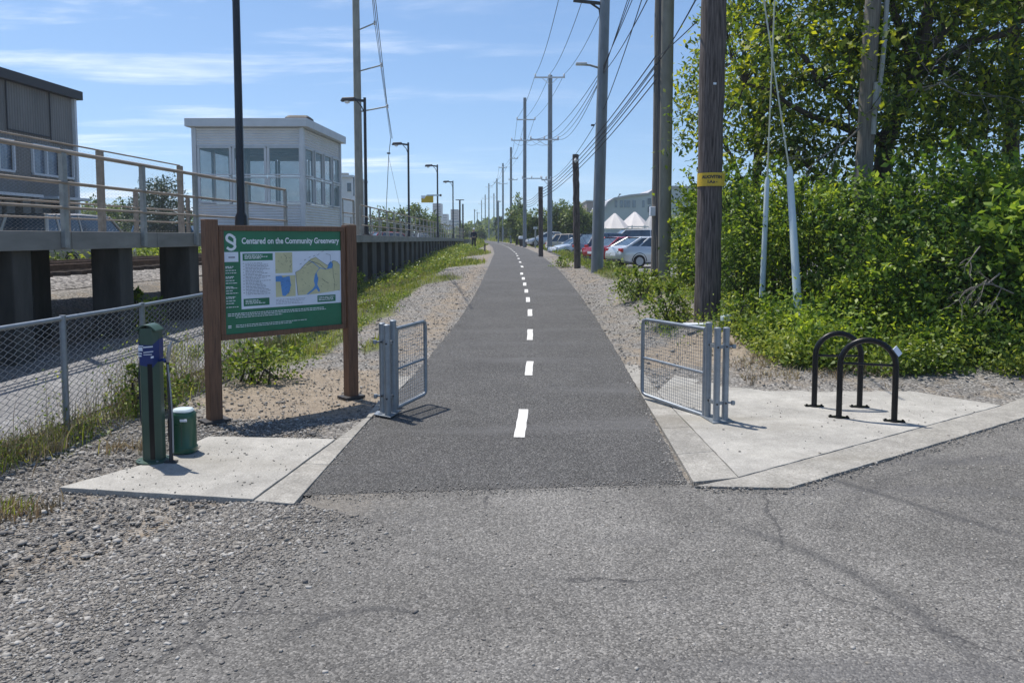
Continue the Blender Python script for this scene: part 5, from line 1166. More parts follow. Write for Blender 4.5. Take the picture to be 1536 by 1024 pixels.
# ================================================================ POLES ON THE RIGHT
def pole(px, pyb, d_, r0, r1, ztop, m_, label, lean=0, n=14, x=None, rough=0, cat='utility pole'):
    x = at(px, pyb, d_).x if x is None else x; g = tz(x, d_); t = thing('utility_pole', (x, d_, g), label, cat)
    K_ = 24; pts = []; rs_ = []
    for k in range(K_ + 1):
        f = k / K_; pts.append((x + lean * f + (random.uniform(-1, 1) * rough if 0 < k < K_ else 0), d_ + (random.uniform(-1, 1) * rough if 0 < k < K_ else 0), g - .2 + (ztop - g + .2) * f)); rs_.append((r0 + (r1 - r0) * f) * (1 + (random.uniform(-.04, .04) if rough else 0)))
    o_ = MB().tube(pts, rs_, n).build('pole', m_, t, smooth=True)
    return t, x, g
def crossarm(t, x, y, z, half_l, r=.06, ins=(-1, 0, 1), braced=True, m_='trim', asym=0, hi=.22):
    MB().beam((x - half_l + asym, y - .15, z), (x + half_l + asym, y - .15, z), .10, .10).build('crossarm', m_, t)
    for s_ in ins:
        i_ = MB(); i_.lathe((x + asym + s_ * half_l * .94, y - .15, z + .05), [(.03, 0), (.075, .06), (.04, .1), (.075, .14), (.025, hi)], 8); i_.build('insulator', m_, t)
    if braced:
        mb = MB()
        for s_ in (-1, 1): mb.tube([(x + s_ * half_l * .55 + asym, y - .16, z), (x, y - .12, z - .55)], .02, 4)
        mb.build('brace', m_, t)
# thick brown pole with the yellow plate
big, bxp, bg_ = pole(1060, 478, 13.0, .222, .205, 12.6, 'oldwood', 'thick dark brown wooden pole with a yellow plate in front of the hedge', lean=.06, n=30, rough=.010)
pz0, pz1 = at(1061, 279, 12.8).z, at(1061, 259, 12.8).z
pl_ = MB(); rr_ = .238; K_ = 12; a0, a1 = R(176), R(338)
xc = bxp + .03
for k in range(K_ + 1): an = a0 + (a1 - a0) * k / K_; pl_.v += [(xc + rr_ * math.cos(an), 13 + rr_ * math.sin(an), pz0), (xc + rr_ * math.cos(an), 13 + rr_ * math.sin(an), pz1)]
pl_.f = [(2 * k, 2 * k + 2, 2 * k + 3, 2 * k + 1) for k in range(K_)]
plt = pl_.build('yellow_plate', 'yellow', big, smooth=True); plt['label'] = 'yellow plate with dark lettering wrapped round the pole'
def curved_text(name, body, size, u_c, z, parent, r_):
    ob = text_mesh(name, body, size, 'darkedge', parent, Matrix.Identity(4), align='CENTER', bold=.004)
    off_ = parent_world(parent)
    for v in ob.data.vertices:
        x = v.co.x + off_.x; y = v.co.y + off_.y; an = R(258) + u_c + x / r_
        v.co = Vector((xc + r_ * math.cos(an), 13 + r_ * math.sin(an), z + y)) - off_
curved_text('plate_lettering', 'AUOVITEN', .075, 0.05, pz0 + .13, plt, rr_ + .004); curved_text('plate_lettering', '1.A.n -', .065, 0.05, pz0 + .05, plt, rr_ + .004)
o = MB().box((xc - .02, 13 - .222, at(1066, 126, 12.8).z), (.05, .01, .035)).build('metal_tag', 'white', big)
# concrete pole and its thin wooden neighbour
cpole, cxp, cg = pole(994.5, 425, 19.2, .185, .165, 14.5, 'concpole', 'stout round concrete pole standing right against a thin wooden one', lean=.02, n=20)
wp, wxp, wg = pole(982, 418, 19.45, .105, .09, 12.8, 'greywood', 'thin weathered wooden pole touching the left side of the concrete pole', lean=.02, rough=.004)
cb_ = MB()
for dx_, r_ in ((-.195, .016), (-.23, .011)): cb_.tube([(cxp + dx_, 19.05, cg), (cxp + dx_ + .01, 19.05, 6), (cxp + dx_ + .02, 19.05, 12)], r_, 6)
cb_.build('cable_run', 'wire', cpole)
MB().box((wxp - .1, 19.35, at(980, 317, 19.3).z), (.14, .14, .24)).build('meter_box', 'white', wp, bevel=.01)
# galvanised steel pole with lamp arms
sp, sxp, sg = pole(895.5, 390, 27.5, .235, .17, 13.6, 'galvpole', 'tall tapering grey steel pole in front of the red car', lean=.28, n=16)
e = at(872, 97, 27.5); rt = at(905, 104, 27.5); MB().tube([rt, e + Vector((.3, 0, -.02)), e], .04, 6).build('lamp_arm', 'railsteel', sp)
MB().box(e + Vector((-.0, 0, .02)), (.42, .2, .1)).build('lamp_head', 'trim', sp, bevel=.03)
e = at(860, 1, 27.5); rt = at(906, 6, 27.5); MB().beam(rt, e, .10, .10).build('upper_arm', 'darkedge', sp); rt2 = at(902, 35, 27.5); MB().tube([rt2, at(899, 14, 27.5), at(886, 5, 27.5)], .04, 6).build('brace', 'darkedge', sp)
o = MB(); q_ = at(894, 188, 27.3); o.box(q_ + Vector((-.12, 0, 0)), (.12, .1, .06)); o.build('step_bolt', 'darkedge', sp)
crossarm(sp, sxp + .27, 27.5, 13.2, 1.2)
# short brown poles
p1_, x1_, g1_ = pole(866, 397, 31, .15, .135, at(862, 232, 31).z, 'oldwood', 'short leaning brown pole, bare topped, left of the grey steel pole', lean=-.10, n=14, rough=.012)
MB().lathe((x1_ - .1, 30.86, at(862, 245, 31).z), [(.04, 0), (.09, .1), (.04, .2)], 8).build('insulator', 'trim', p1_)
p2_, x2_, g2_ = pole(811.5, 369, 44, .15, .14, at(810, 280, 44).z, 'oldwood', 'short dark pole further off, beside the galvanised crossarm pole', lean=-.03, rough=.01)
# crossarm pole row
far_poles = []
def fpole(px, top, d_, r, arms, label, m_='galvpole'):
    g_y = 372; t, x, g = pole(px, g_y, d_, r, r * .8, at(px, top, d_).z, m_, label, n=10)
    for py, xl, xr in arms:
        zl = at(px, py, d_).z; half_ = (xr - xl) / 2 / FPX * d_; mid = at((xl + xr) / 2, py, d_).x; crossarm(t, x, d_, zl, half_, asym=mid - x, braced=d_ < 60)
    far_poles.append((x, d_, at(px, top, d_).z)); return t, x
s2, s2x = fpole(824.5, 113, 55, .20, [(117, 802, 847), (210, 795, 838), (270, 812, 826)], 'galvanised pole with a wide white crossarm at its top')
fpole(787, 147, 73, .20, [(180, 775, 803), (211, 767, 797), (268, 783, 812)], 'second tall crossarm pole, with three arms, left of the white topped one')
fpole(766.5, 221, 110, .20, [(238, 766, 777), (270, 763, 776)], 'third crossarm pole down the line with short right hand arms')
fpole(754.5, 245, 135, .19, [(252, 748, 760), (276, 748, 761)], 'fourth crossarm pole down the line with two narrow arms')
dist = [(745.5, 268, 165, 'fifth'), (733.5, 275, 210, 'sixth'), (728, 292, 240, 'seventh'), (722.5, 300, 290, 'eighth'), (741, 290, 230, 'ninth')]
for px, top, d_, nm in dist: fpole(px, top, d_, .2, [(top + 6, px - 5, px + 5)], f'distant thin line pole, {nm} from the near end of the row')
for px, top, d_, lb in ((747.5, 301, 120, 'low T topped pole by the far bend of the path'), (712, 314, 200, 'small distant pole left of the far pole row'), (716, 318, 220, 'tiny distant pole between the farthest line poles')):
    fpole(px, top, d_, .14, [(top + 2, px - 1, px + 4)], lb)
# guy wires with pale guards
def guy(a, b, up, r0, r1, label, lw):
    t = thing('guy_wire', a, label, 'guy wire'); MB().tube([a, a.lerp(b, .97), b], [r0, r1, r1 * .6], 12).build('guard_tube', 'pipe', t, smooth=True)
    MB().tube([b - (b - a).normalized() * .1, up], .013, 6).build('wire', 'wirelight', t); return t
ptop = Vector((bxp + .06, 13, 12.3))
a = at(1200, 487, 11.6); a.z = tz(a.x, a.y) - .02; b = at(1184, 250, 12.0)
g1 = guy(a, b, b + (at(1146, 0, 12.55) - b) * 2.2, .070, .052, 'thicker white guard tube and guy wire, the right one, rising from the weeds', .012)
MB().lathe((a.x - .01, a.y, a.z + .3), [(.085, 0), (.09, .04), (.08, .05)], 12).build('collar', 'white', g1)
a = at(1142, 465, 12.9); a.z = tz(a.x, a.y) - .02; b = at(1151, 266, 12.9)
guy(a, b, b + (at(1162, 0, 12.9) - b) * 2.2, .052, .042, 'thinner pale guard tube and guy wire beside the thick brown pole', .012)
# ---- wires on the right
P2 = lambda x, y, z: Vector((x, y, z))
s1t = [P2(sxp + .27 + s_ * 1.13, 27.35, 13.45) for s_ in (-1, 0, 1)]
s2t = [at(px, 112, 54.85) for px in (803, 824.5, 846)]; s3t = [at(px, 177, 72.8) for px in (776, 788, 802)]; s4t = [at(px, 236, 110) for px in (766, 769, 776)]; s5t = [at(px, 250, 135) for px in (748.5, 754, 760)]
s6 = [at(745, 270, 165)] * 3; s7 = [at(733, 278, 210)] * 3
for k in range(3):
    wire([P2(6.2 + (k - 1) * 1.1, -6, 13.9), s1t[k], s2t[k]], .9, .016); wire([s2t[k], s3t[k], s4t[k], s5t[k]], .7, .016); 
    wire([s5t[k], s6[k], s7[k] + P2(.2 * k, 0, 0)], .6, .02)
m1 = [at(905, 100 + 4 * k, 27.3) for k in range(3)]; m2 = [at(px, 208, 54.85) for px in (797, 815, 836)]; m3 = [at(px, 209, 72.8) for px in (768, 782, 796)]
for k in range(3): wire([P2(5.2 + k * .4, -5, 9.6 + .3 * k), P2(cxp, 19.1, 10.2 + .5 * k), m1[k]], .35, .014); wire([m1[k], m2[k], m3[k]], .9, .014)
m4 = [at(px, 269, 72.8) for px in (785, 810)]
c1 = [at(984, 84 + 12 * k, 19.1) for k in range(4)]; c2 = [at(863, 240 + 6 * k, 31) for k in range(4)]; c3 = [at(811, 285 + 4 * k, 44) for k in range(4)]
lbl_c = 'thick dark cable slung low between the concrete pole and the short brown poles'
for k in range(4): wire([c1[k], c2[k], c3[k], at(787, 300 + 3 * k, 73)], .28, .018, label=lbl_c, group='low cables on the short brown poles')
wire([at(984, 88, 19.1), at(1046, 32, 13.1)], .1, .014, label='dark cable running from the concrete pole to the thick brown pole', group=None)
u1 = at(912, -20, 27); 
wire([at(975, -40, 19), at(905, 165, 27.4), at(826, 268, 55)], .5, .014); wire([at(1000, -60, 15), at(905, 110, 27.4), at(838, 206, 55)], .5, .014)
wire([at(1080, -70, 10), at(990, 90, 19), at(906, 200, 27.4)], .25, .014)
# ================================================================ VEGETATION
def pnoise(x, y, s=1.0, seed=0):
    r = np.random.default_rng(100 + seed); o = 0
    for k in range(7):
        a, b = r.normal(size=2) * s * (1 + .5 * k); o = o + np.sin(a * x + b * y + r.uniform(0, 6.28)) / (1 + .35 * k)
    return o / 3
def sprays(c, r, n_sp, n_leaf, size, spread, shell=.55, updir=.6, droop=.35, squash_bottom=True, gaps=0.0, seed=1, flat_=.5):
    """leaf clumps spread through a crown; returns leaf centres, outward dirs, spray centres"""
    g = np.random.default_rng(seed); P_ = []
    while len(P_) < n_sp:
        d = g.normal(size=3); d /= np.linalg.norm(d); rad = (shell + (1 - shell) * g.uniform() ** .6) if g.uniform() < .8 else g.uniform(.15, shell)
        lump = 1 + .16 * math.sin(3.1 * d[0] + seed) * math.sin(2.7 * d[2] * 2 + seed * 1.3) + .1 * math.sin(7 * d[1] + 5 * d[0] + seed)
        q_ = np.array(c) + d * np.array(r) * rad * lump
        if gaps and pnoise(q_[0] * 1.1 + q_[1], q_[2] * 1.3 - q_[1] * .6, 1.0, seed) < gaps - .6: continue
        P_.append(q_)
    P_ = np.array(P_); k = g.integers(int(n_leaf * .6), int(n_leaf * 1.4), n_sp)
    idx = np.repeat(np.arange(n_sp), k); off_ = g.normal(size=(len(idx), 3)) * spread; off_[:, 2] *= flat_
    off_[:, 2] -= .35 * (off_[:, 0] ** 2 + off_[:, 1] ** 2) / spread
    C_ = P_[idx] + off_; out = C_ - np.array(c); out /= np.linalg.norm(out, axis=1)[:, None] + 1e-9
    return C_, out, P_
def crown(parent, c, r, n_sp, n_leaf, size, spread, m_, name='crown', seed=1, floor=None, **kw):
    asp = kw.pop('aspect', .55); C_, out, P_ = sprays(c, r, n_sp, n_leaf, size, spread, seed=seed, **kw)
    if floor is not None: k = C_[:, 2] > floor(C_[:, 0], C_[:, 1]) + .02; C_, out = C_[k], out[k]
    V_, F_ = leaves(C_, size, updir=kw.get('updir', .6), outward=out * .5, aspect=asp, r=np.random.default_rng(seed + 50))
    npmesh(name, V_, F_, m_, parent); return P_
def shrub(x, y, rx, ry, h, size, m_, label, dens=1.0, seed=1, cat='shrub', group=None, cz=None):
    g_ = tz(x, y); t = thing('shrub', (x, y, g_), label, cat, group)
    c = (x, y, g_ + h * .52); n_sp = int(150 * dens * (rx * ry) ** .5 * h)
    P_ = crown(t, c, (rx, ry, h * .56), n_sp, 24, size, .14, m_, 'foliage', seed, floor=terr, shell=.6, flat_=.7)
    g2 = np.random.default_rng(seed + 900); rr = random.Random(seed); st = MB(); LC = []; LO = []      # long leafy shoots that break the outline
    for k in range(int(26 * dens * (rx * ry) ** .5 * h ** .5)):
        a = g2.uniform(0, 6.28); el = g2.uniform(.15, 1.45); d = np.array([math.cos(a) * math.cos(el), math.sin(a) * math.cos(el), math.sin(el)]); s0 = np.array(c) + d * np.array([rx, ry, h * .56]) * .55; e_ = np.array(c) + d * np.array([rx, ry, h * .56]) * g2.uniform(1.12, 1.5); mid = (s0 + e_) / 2 + np.array([0, 0, .14 * h ** .5]); e_[2] -= .05
        pp = [tuple(s0 * (1 - t) ** 2 + 2 * mid * t * (1 - t) + e_ * t * t) for t in (0, .25, .5, .75, 1)]; st.tube(pp, [.007, .006, .005, .004, .002], 4)
        for u_ in np.linspace(.15, 1, 13):
            for s_ in (0, 1): LC.append(s0 * (1 - u_) ** 2 + 2 * mid * u_ * (1 - u_) + e_ * u_ * u_ + g2.normal(size=3) * .012); LO.append(d + g2.normal(size=3) * .5)
    LC = np.array(LC); LO = np.array(LO); kk = LC[:, 2] > terr(LC[:, 0], LC[:, 1]); V_, F_ = leaves(LC[kk], size * 1.35, updir=.9, outward=LO[kk], aspect=.6, r=g2); npmesh('foliage', V_, F_, m_, t)
    for k in range(9):
        q_ = Vector(P_[rr.randrange(len(P_))]); b = Vector((x + rr.uniform(-.25, .25), y + rr.uniform(-.25, .25), g_ - .03)); m2_ = b.lerp(q_, .5) + Vector((rr.uniform(-.1, .1), rr.uniform(-.1, .1), .15)); st.tube([b, m2_, q_], [.018, .012, .004], 5)
    st.build('stems', 'bark', t); return t
SH = [
 (4.45, 14.1, .75, .7, 2.1, .075, 'leaf_dark', 'dark leafy shrub just right of the thick brown pole'),
 (5.2, 13.5, 1.0, .9, 2.15, .08, 'leaf_shrub', 'tall hedge shrub directly behind the two white guard tubes'),
 (6.25, 12.6, 1.0, .9, 2.1, .085, 'leaf_dark', 'tall hedge shrub right of the thicker guard tube, under the tree trunk'),
 (7.35, 12.9, 1.1, 1.0, 2.4, .10, 'leaf_big', 'tall yellowish shrub rising highest in the hedge, right of the tree trunk'),
 (8.5, 12.7, 1.1, 1.0, 2.2, .11, 'leaf_big', 'tall broad leaved shrub at the back of the hedge near the right edge'),
 (7.75, 11.0, .85, .8, 1.9, .135, 'leaf_big', 'broad leaved shrub nearest the viewer at the right edge'),
 (6.75, 11.3, .7, .65, 1.5, .085, 'leaf_dark', 'lower shrub left of the broad leaved one, over the gravel edge'),
 (5.75, 11.3, .75, .7, 1.35, .08, 'leaf_shrub', 'mid height shrub straight behind the bike hoops'),
 (5.15, 11.7, .5, .5, .8, .07, 'leaf_weed', 'low light green shrub around the foot of the thicker guard tube'),
 (4.1, 12.2, .35, .35, .36, .06, 'leaf_weed', 'small shrub around the foot of the thinner guard tube'),
 (9.4, 11.4, 1.1, 1.0, 2.0, .13, 'leaf_big', 'broad leaved shrub at the very right end of the hedge'),
 (5.0, 16.2, 1.1, 1.0, 2.3, .09, 'leaf_shrub', 'shrub behind the thick brown pole, in the second row of the hedge'),
 (6.6, 15.6, 1.2, 1.0, 2.3, .09, 'leaf_shrub', 'shrub in the second row of the hedge, left of the tree trunk'),
 (5.3, 19.5, 1.1, 1.1, 2.6, .10, 'leaf_shrub', 'shrub seen between the concrete pole and the thick brown pole'),
 (6.0, 23, 1.1, 1.2, 2.3, .10, 'leaf_dark', 'farthest hedge shrub, seen right of the concrete pole beside the cars'),
 (10.5, 14.5, 1.3, 1.2, 2.3, .12, 'leaf_big', 'tall shrub under the right hand tree at the back of the hedge'),
]
for i, s_ in enumerate(SH): shrub(*s_, dens=1.25 if s_[1] < 14 else .8, seed=20 + i, group='shrubs of the roadside hedge')
shrub(2.85, 13.5, .38, .35, .62, .07, 'leaf_weed', 'yellow green bushy plant left of the thick brown pole foot', seed=51, dens=1.6)
shrub(3.9, 12.2, .38, .35, .45, .06, 'leaf_shrub', 'dark low plant between the thick brown pole and the green cap', seed=52, dens=1.6)
shrub(3.05, 17.6, .55, .5, .62, .075, 'leaf_weed', 'olive bush on the verge left of the concrete pole foot', seed=53, dens=1.2)
shrub(4.35, 17.8, .5, .6, 1.1, .08, 'leaf_weed', 'upright green bush right of the concrete pole foot', seed=54, dens=1.2)
shrub(2.25, 32.5, .5, .6, .36, .08, 'leaf_weed', 'rounded green bush on the verge by the short leaning brown pole', seed=55, dens=.9)
shrub(3.75, 28.3, .3, .3, .2, .09, 'leaf_weed', 'small bush at the foot of the grey steel pole', seed=56, dens=.9)
shrub(-3.35, 9.6, .5, .35, .42, .055, 'leaf_weed', 'leafy green weeds seen under the map board', seed=57, dens=2.2)
shrub(-4.0, 8.0, .4, .4, .42, .05, 'leaf_weed', 'leafy weeds by the fence right behind the repair stand', seed=58, dens=1.5)
shrub(-5.4, 24.0, .45, .7, .75, .08, 'leaf_weed', 'leafy plant growing at the light coloured platform pier', seed=59, dens=1.1)
shrub(-7.0, 13.5, .4, .5, .6, .07, 'leaf_shrub', 'green plant growing at a dark pier left of the map board', seed=60, dens=1.0)
# ---- big trees
def limb(mb, a, b, r0, r1, rr, bend=.12, n=6, sides=8):
    a = Vector(a); b = Vector(b); L_ = (b - a).length; pts = [a.lerp(b, k / n) + (Vector((rr.uniform(-1, 1), rr.uniform(-1, 1), rr.uniform(-.3, 1))) * bend * L_ * .3 if 0 < k < n else Vector((0, 0, 0))) for k in range(n + 1)]
    mb.tube(pts, [r0 + (r1 - r0) * k / n for k in range(n + 1)], sides); return pts
def big_tree(x, y, label, c, r, n_sp, n_leaf, size, seed, trunk_pts, tr0, limbs, gaps=.25, m_='leaf_tree', spread=.32, name='tree'):
    rr = random.Random(seed); g_ = tz(x, y); t = thing(name, (x, y, g_), label, 'tree')
    tb = MB(); tp = [Vector(p) for p in trunk_pts]; tp[0].z = g_ - .2; tb.tube(tp, [tr0 * (1 - .6 * k / (len(tp) - 1)) for k in range(len(tp))], 12); tb.build('trunk', 'bark', t, smooth=True)
    P_ = crown(t, c, r, n_sp, n_leaf, size, spread, m_, 'crown', seed, gaps=gaps, shell=.5, updir=.9, droop=.7, flat_=.28, aspect=.5)
    lb_ = MB(); nodes = []
    for i, (s_, e) in enumerate(limbs):
        nodes += limb(lb_, tp[s_], e, tr0 * .42, .03, rr)
    nodes += tp[2:]
    for k in range(0, len(P_), 3):
        q_ = Vector(P_[k]); nb = min(nodes, key=lambda v: (v - q_).length); 
        if (nb - q_).length < 3.2: limb(lb_, nb, q_, .022, .006, rr, n=4, sides=4)
    lb_.build('limbs', 'bark', t, smooth=True)
big_tree(8.25, 16.6, 'large leafy tree with a forked dark trunk towering over the hedge', (8.3, 16.8, 7.1), (4.45, 3.3, 4.7), 820, 40, .17, 3,
         [(8.1, 16.6, 0), (8.25, 16.6, 2), (8.35, 16.6, 4), (8.9, 16.5, 5.6), (9.3, 16.5, 7.5), (9.5, 16.5, 10)], .24,
         [(2, (5.0, 16.0, 5.2)), (2, (6.0, 17.5, 6.8)), (3, (12.2, 16.0, 7.0)), (3, (7.2, 16.2, 9.5)), (3, (11.5, 17.5, 8.8)), (4, (5.6, 16.6, 9.0)), (2, (7.0, 15.4, 4.0)), (3, (10.5, 15.2, 5.0)), (4, (10.6, 15.6, 9.6)), (1, (6.3, 16.6, 3.8))], gaps=.86)
big_tree(13.2, 19.5, 'dark leafy tree rising at the right edge behind the hedge', (13.0, 19.3, 8.2), (4.6, 3.4, 4.4), 640, 38, .18, 9,
         [(13.2, 19.5, 0), (13.2, 19.5, 2.5), (13.1, 19.5, 5), (13.0, 19.4, 7.5), (12.9, 19.4, 10)], .26,
         [(1, (10.0, 18.5, 5.6)), (2, (16.0, 19.0, 7.5)), (2, (10.2, 19.5, 8.5)), (3, (14.5, 18.4, 10.5)), (3, (11.2, 18.2, 10.2)), (2, (13.5, 17.5, 6.2))], gaps=.84)
big_tree(7.4, 22.5, 'tree further back, filling the sky left of the weathered grey trunk', (7.6, 22.3, 6.4), (2.4, 2.4, 4.1), 230, 34, .17, 14,
         [(7.4, 22.5, 0), (7.4, 22.5, 2.5), (7.5, 22.5, 5), (7.6, 22.4, 7.5)], .2, [(1, (6.2, 22, 5.0)), (2, (8.8, 22, 7.4)), (2, (6.4, 22.4, 8.2)), (2, (7.4, 21.4, 6.2))], gaps=.84)
# weathered grey pole with conduit, standing inside the hedge
gp, gpx, gpg = pole(1284, 400, 14.6, .175, .13, 11, 'greywood', 'weathered grey pole with a pale conduit standing in the hedge before the tree', lean=.30, n=14, rough=.012)
cb_ = MB(); cb_.tube([(gpx + .25, 14.44, 4.4), (gpx + .33, 14.43, 5.6), (gpx + .42, 14.44, 8), (gpx + .5, 14.45, 11)], .045, 8); cb_.tube([(gpx + .17, 14.42, 3.9), (gpx + .2, 14.42, 4.9)], .05, 8); cb_.build('conduit', 'railsteel', gp, smooth=True)
# ---- distant trees, each its own
def far_tree(px, top, wpx, d_, label, m_='leaf_far', n_sp=130, seed=1, group='background trees', size=.30):
    x = (px - 768) / FPX * d_; g_ = tz(x, d_); zt_ = at(px, top, d_).z; r = wpx / 2 / FPX * d_; h = zt_ - g_
    t = thing('tree', (x, d_, g_), label, 'tree', group)
    MB().tube([(x, d_, g_ - .2), (x, d_, g_ + h * .4), (x, d_, g_ + h * .8)], [.16, .12, .05], 7).build('trunk', 'bark', t, smooth=True)
    s_ = size * d_ / 80 if d_ > 80 else size
    crown(t, (x, d_, g_ + h * .56), (r, r, h * .44), n_sp, 26, s_, .10 * r + .12, m_, 'crown', seed, floor=terr, shell=.6, flat_=.7)
FT = [
 (246, 262, 74, 46, 'round dark green tree behind the platform railing, left of the shelter', 'leaf_ever', 300),
 (212, 292, 46, 52, 'small dark conifer like tree touching the left side of the round dark tree', 'leaf_ever', 120),
 (150, 298, 60, 62, 'light green tree beside the corner of the dark grey building', 'leaf_far', 130),
 (182, 300, 50, 66, 'light green tree midway between grey building and round dark tree', 'leaf_far', 120),
 (128, 305, 40, 58, 'low green tree partly behind the corner of the dark grey building', 'leaf_far', 90),
 (300, 318, 50, 70, 'low green tree seen through the shelter glass on its left side', 'leaf_far', 90),
 (400, 314, 60, 75, 'green tree seen through the middle of the shelter glass', 'leaf_far', 90),
 (450, 316, 60, 80, 'green tree seen through the right of the shelter front', 'leaf_far', 90),
 (525, 318, 44, 85, 'green tree in front of the white flat roofed building', 'leaf_far', 100),
 (572, 316, 40, 90, 'green tree right of the concrete pole beyond the railing', 'leaf_far', 100),
 (598, 311, 40, 92, 'green tree just left of the second platform lamp', 'leaf_far', 110),
 (630, 303, 46, 95, 'tallest green tree beyond the railing, right of the second lamp', 'leaf_far', 140),
 (652, 326, 34, 110, 'low green tree behind the yellow sign lamp', 'leaf_far', 70),
 (700, 336, 30, 150, 'low tree at the far end of the platform', 'leaf_far', 60),
 (716, 340, 26, 170, 'small tree where the platform ends, left of the line poles', 'leaf_far', 60),
 (779, 293, 20, 98, 'slender tree standing taller behind the second crossarm pole', 'leaf_far', 60),
 (775, 308, 34, 92, 'bushy tree at the left end of the wood beyond the cars', 'leaf_far', 120),
 (798, 316, 40, 86, 'broad tree behind the galvanised crossarm pole', 'leaf_far', 130),
 (835, 301, 44, 84, 'tall bright green tree between the two short brown poles', 'leaf_far', 190),
 (862, 305, 44, 82, 'tall green tree directly behind the short leaning brown pole', 'leaf_far', 190),
 (882, 318, 34, 84, 'lower tree left of the grey steel pole above the cars', 'leaf_far', 120),
 (756, 330, 18, 140, 'small dark tree at the bend of the far path', 'leaf_far', 60),
 (748, 322, 12, 160, 'narrow dark tree among the far line poles', 'leaf_ever', 50),
]
for i, f_ in enumerate(FT): far_tree(*f_[:5], m_=f_[5], n_sp=f_[6], seed=200 + i, size=.30 if f_[3] > 60 else .17)
# far-off woods that read as one mass
g = np.random.default_rng(5); n = 42000; side = g.uniform(-1, 1, n); xs = side * 430; dd = g.uniform(230, 330, n); hh = (5 + 3.5 * pnoise(xs * .05, xs * .02, 1.3, 4)) ; keep = (np.abs(xs + 28) > 10) | (dd > 300); xs, dd, hh = xs[keep], dd[keep], hh[keep]
C_ = np.stack([xs, dd, terr(xs, dd) + g.uniform(0, 1, len(xs)) ** .7 * np.maximum(1.5, hh)], 1)
V_, F_ = leaves(C_, 2.2, aspect=.8, r=g); tag(npmesh('distant_wood', V_, F_, 'leaf_far'), kind='stuff')
# undergrowth band beyond the left tracks and right lot
n = 16000; xs = np.concatenate([g.uniform(-75, -22, n // 2), g.uniform(14, 70, n // 2)]); dd = g.uniform(66, 76, n); C_ = np.stack([xs, dd, terr(xs, dd) + g.uniform(0, 1, n) * (1.6 + .9 * pnoise(xs * .3, dd * .1, 1, 6))], 1)
V_, F_ = leaves(C_, .6, aspect=.8, r=g); tag(npmesh('undergrowth', V_, F_, 'leaf_far'), kind='stuff')
# ---- grass, weeds, low cover
def blades(name, xs, ys_, h, wd, m_, lean=.35, clump=True):
    n = len(xs); z = terr(xs, ys_) - .015; hh = h * rng.uniform(.45, 1.35, n); a = rng.uniform(0, 6.28, n); ln = rng.uniform(.1, 1, n) * lean * hh; b = rng.uniform(0, 6.28, n)
    wx, wy = np.cos(a) * wd / 2, np.sin(a) * wd / 2; lx, ly = np.cos(b) * ln, np.sin(b) * ln
    V_ = np.empty((n * 6, 3)); 
    V_[0::6] = np.stack([xs - wx, ys_ - wy, z], 1); V_[1::6] = np.stack([xs + wx, ys_ + wy, z], 1)
    V_[2::6] = np.stack([xs - wx * .8 + lx * .3, ys_ - wy * .8 + ly * .3, z + hh * .6], 1); V_[3::6] = np.stack([xs + wx * .8 + lx * .3, ys_ + wy * .8 + ly * .3, z + hh * .6], 1)
    V_[4::6] = np.stack([xs - wx * .15 + lx, ys_ - wy * .15 + ly, z + hh], 1); V_[5::6] = np.stack([xs + wx * .15 + lx, ys_ + wy * .15 + ly, z + hh], 1)
    i = np.arange(n) * 6; F_ = np.concatenate([np.stack([i, i + 1, i + 3, i + 2], 1), np.stack([i + 2, i + 3, i + 5, i + 4], 1)])
    return tag(npmesh(name, V_, F_, m_), kind='stuff')
def patch(n, x0, x1, y0, y1, fn, power=1.0):
    xs = rng.uniform(x0, x1, n); ys_ = y0 + (y1 - y0) * rng.uniform(size=n) ** power; k = rng.uniform(size=n) < fn(xs, ys_); return xs[k], ys_[k]
def zone_g(x, y): return zones(x, y)[1]
def clumpy(x, y, s=2.2, seed=1, lo=-.2, hi=.4): return sm(lo, hi, pnoise(x, y, s, seed))
f1 = lambda x, y: (sm(.35, .75, zone_g(x, y)) * (.25 + .75 * clumpy(x, y, 1.6, 3))) * (np.abs(x - pathc(y)) > PW + .25) * (x < 6)
xs, ys_ = patch(90000, -6.0, 6.0, 9, 34, f1, 1.25); blades('grass', xs, ys_, .12, .013, 'grass')
xs, ys_ = patch(60000, -6.5, 5.5, 32, 95, f1, 1.0); blades('grass', xs, ys_, .16, .045, 'grass')
xs, ys_ = patch(16000, -40, 30, 90, 200, lambda x, y: (np.abs(x - pathc(y)) > 2.2) * 1.0); blades('grass', xs, ys_, .7, .2, 'grass')
f2 = lambda x, y: sm(.15, .5, zone_g(x, y)) * clumpy(x, y, 1.1, 8) * (np.abs(x - pathc(y)) > PW + .2) * (x < 6)
xs, ys_ = patch(22000, -6.0, 6.0, 8, 50, f2, 1.2); blades('dry_grass', xs, ys_, .22, .010, 'drygrass', lean=.6)
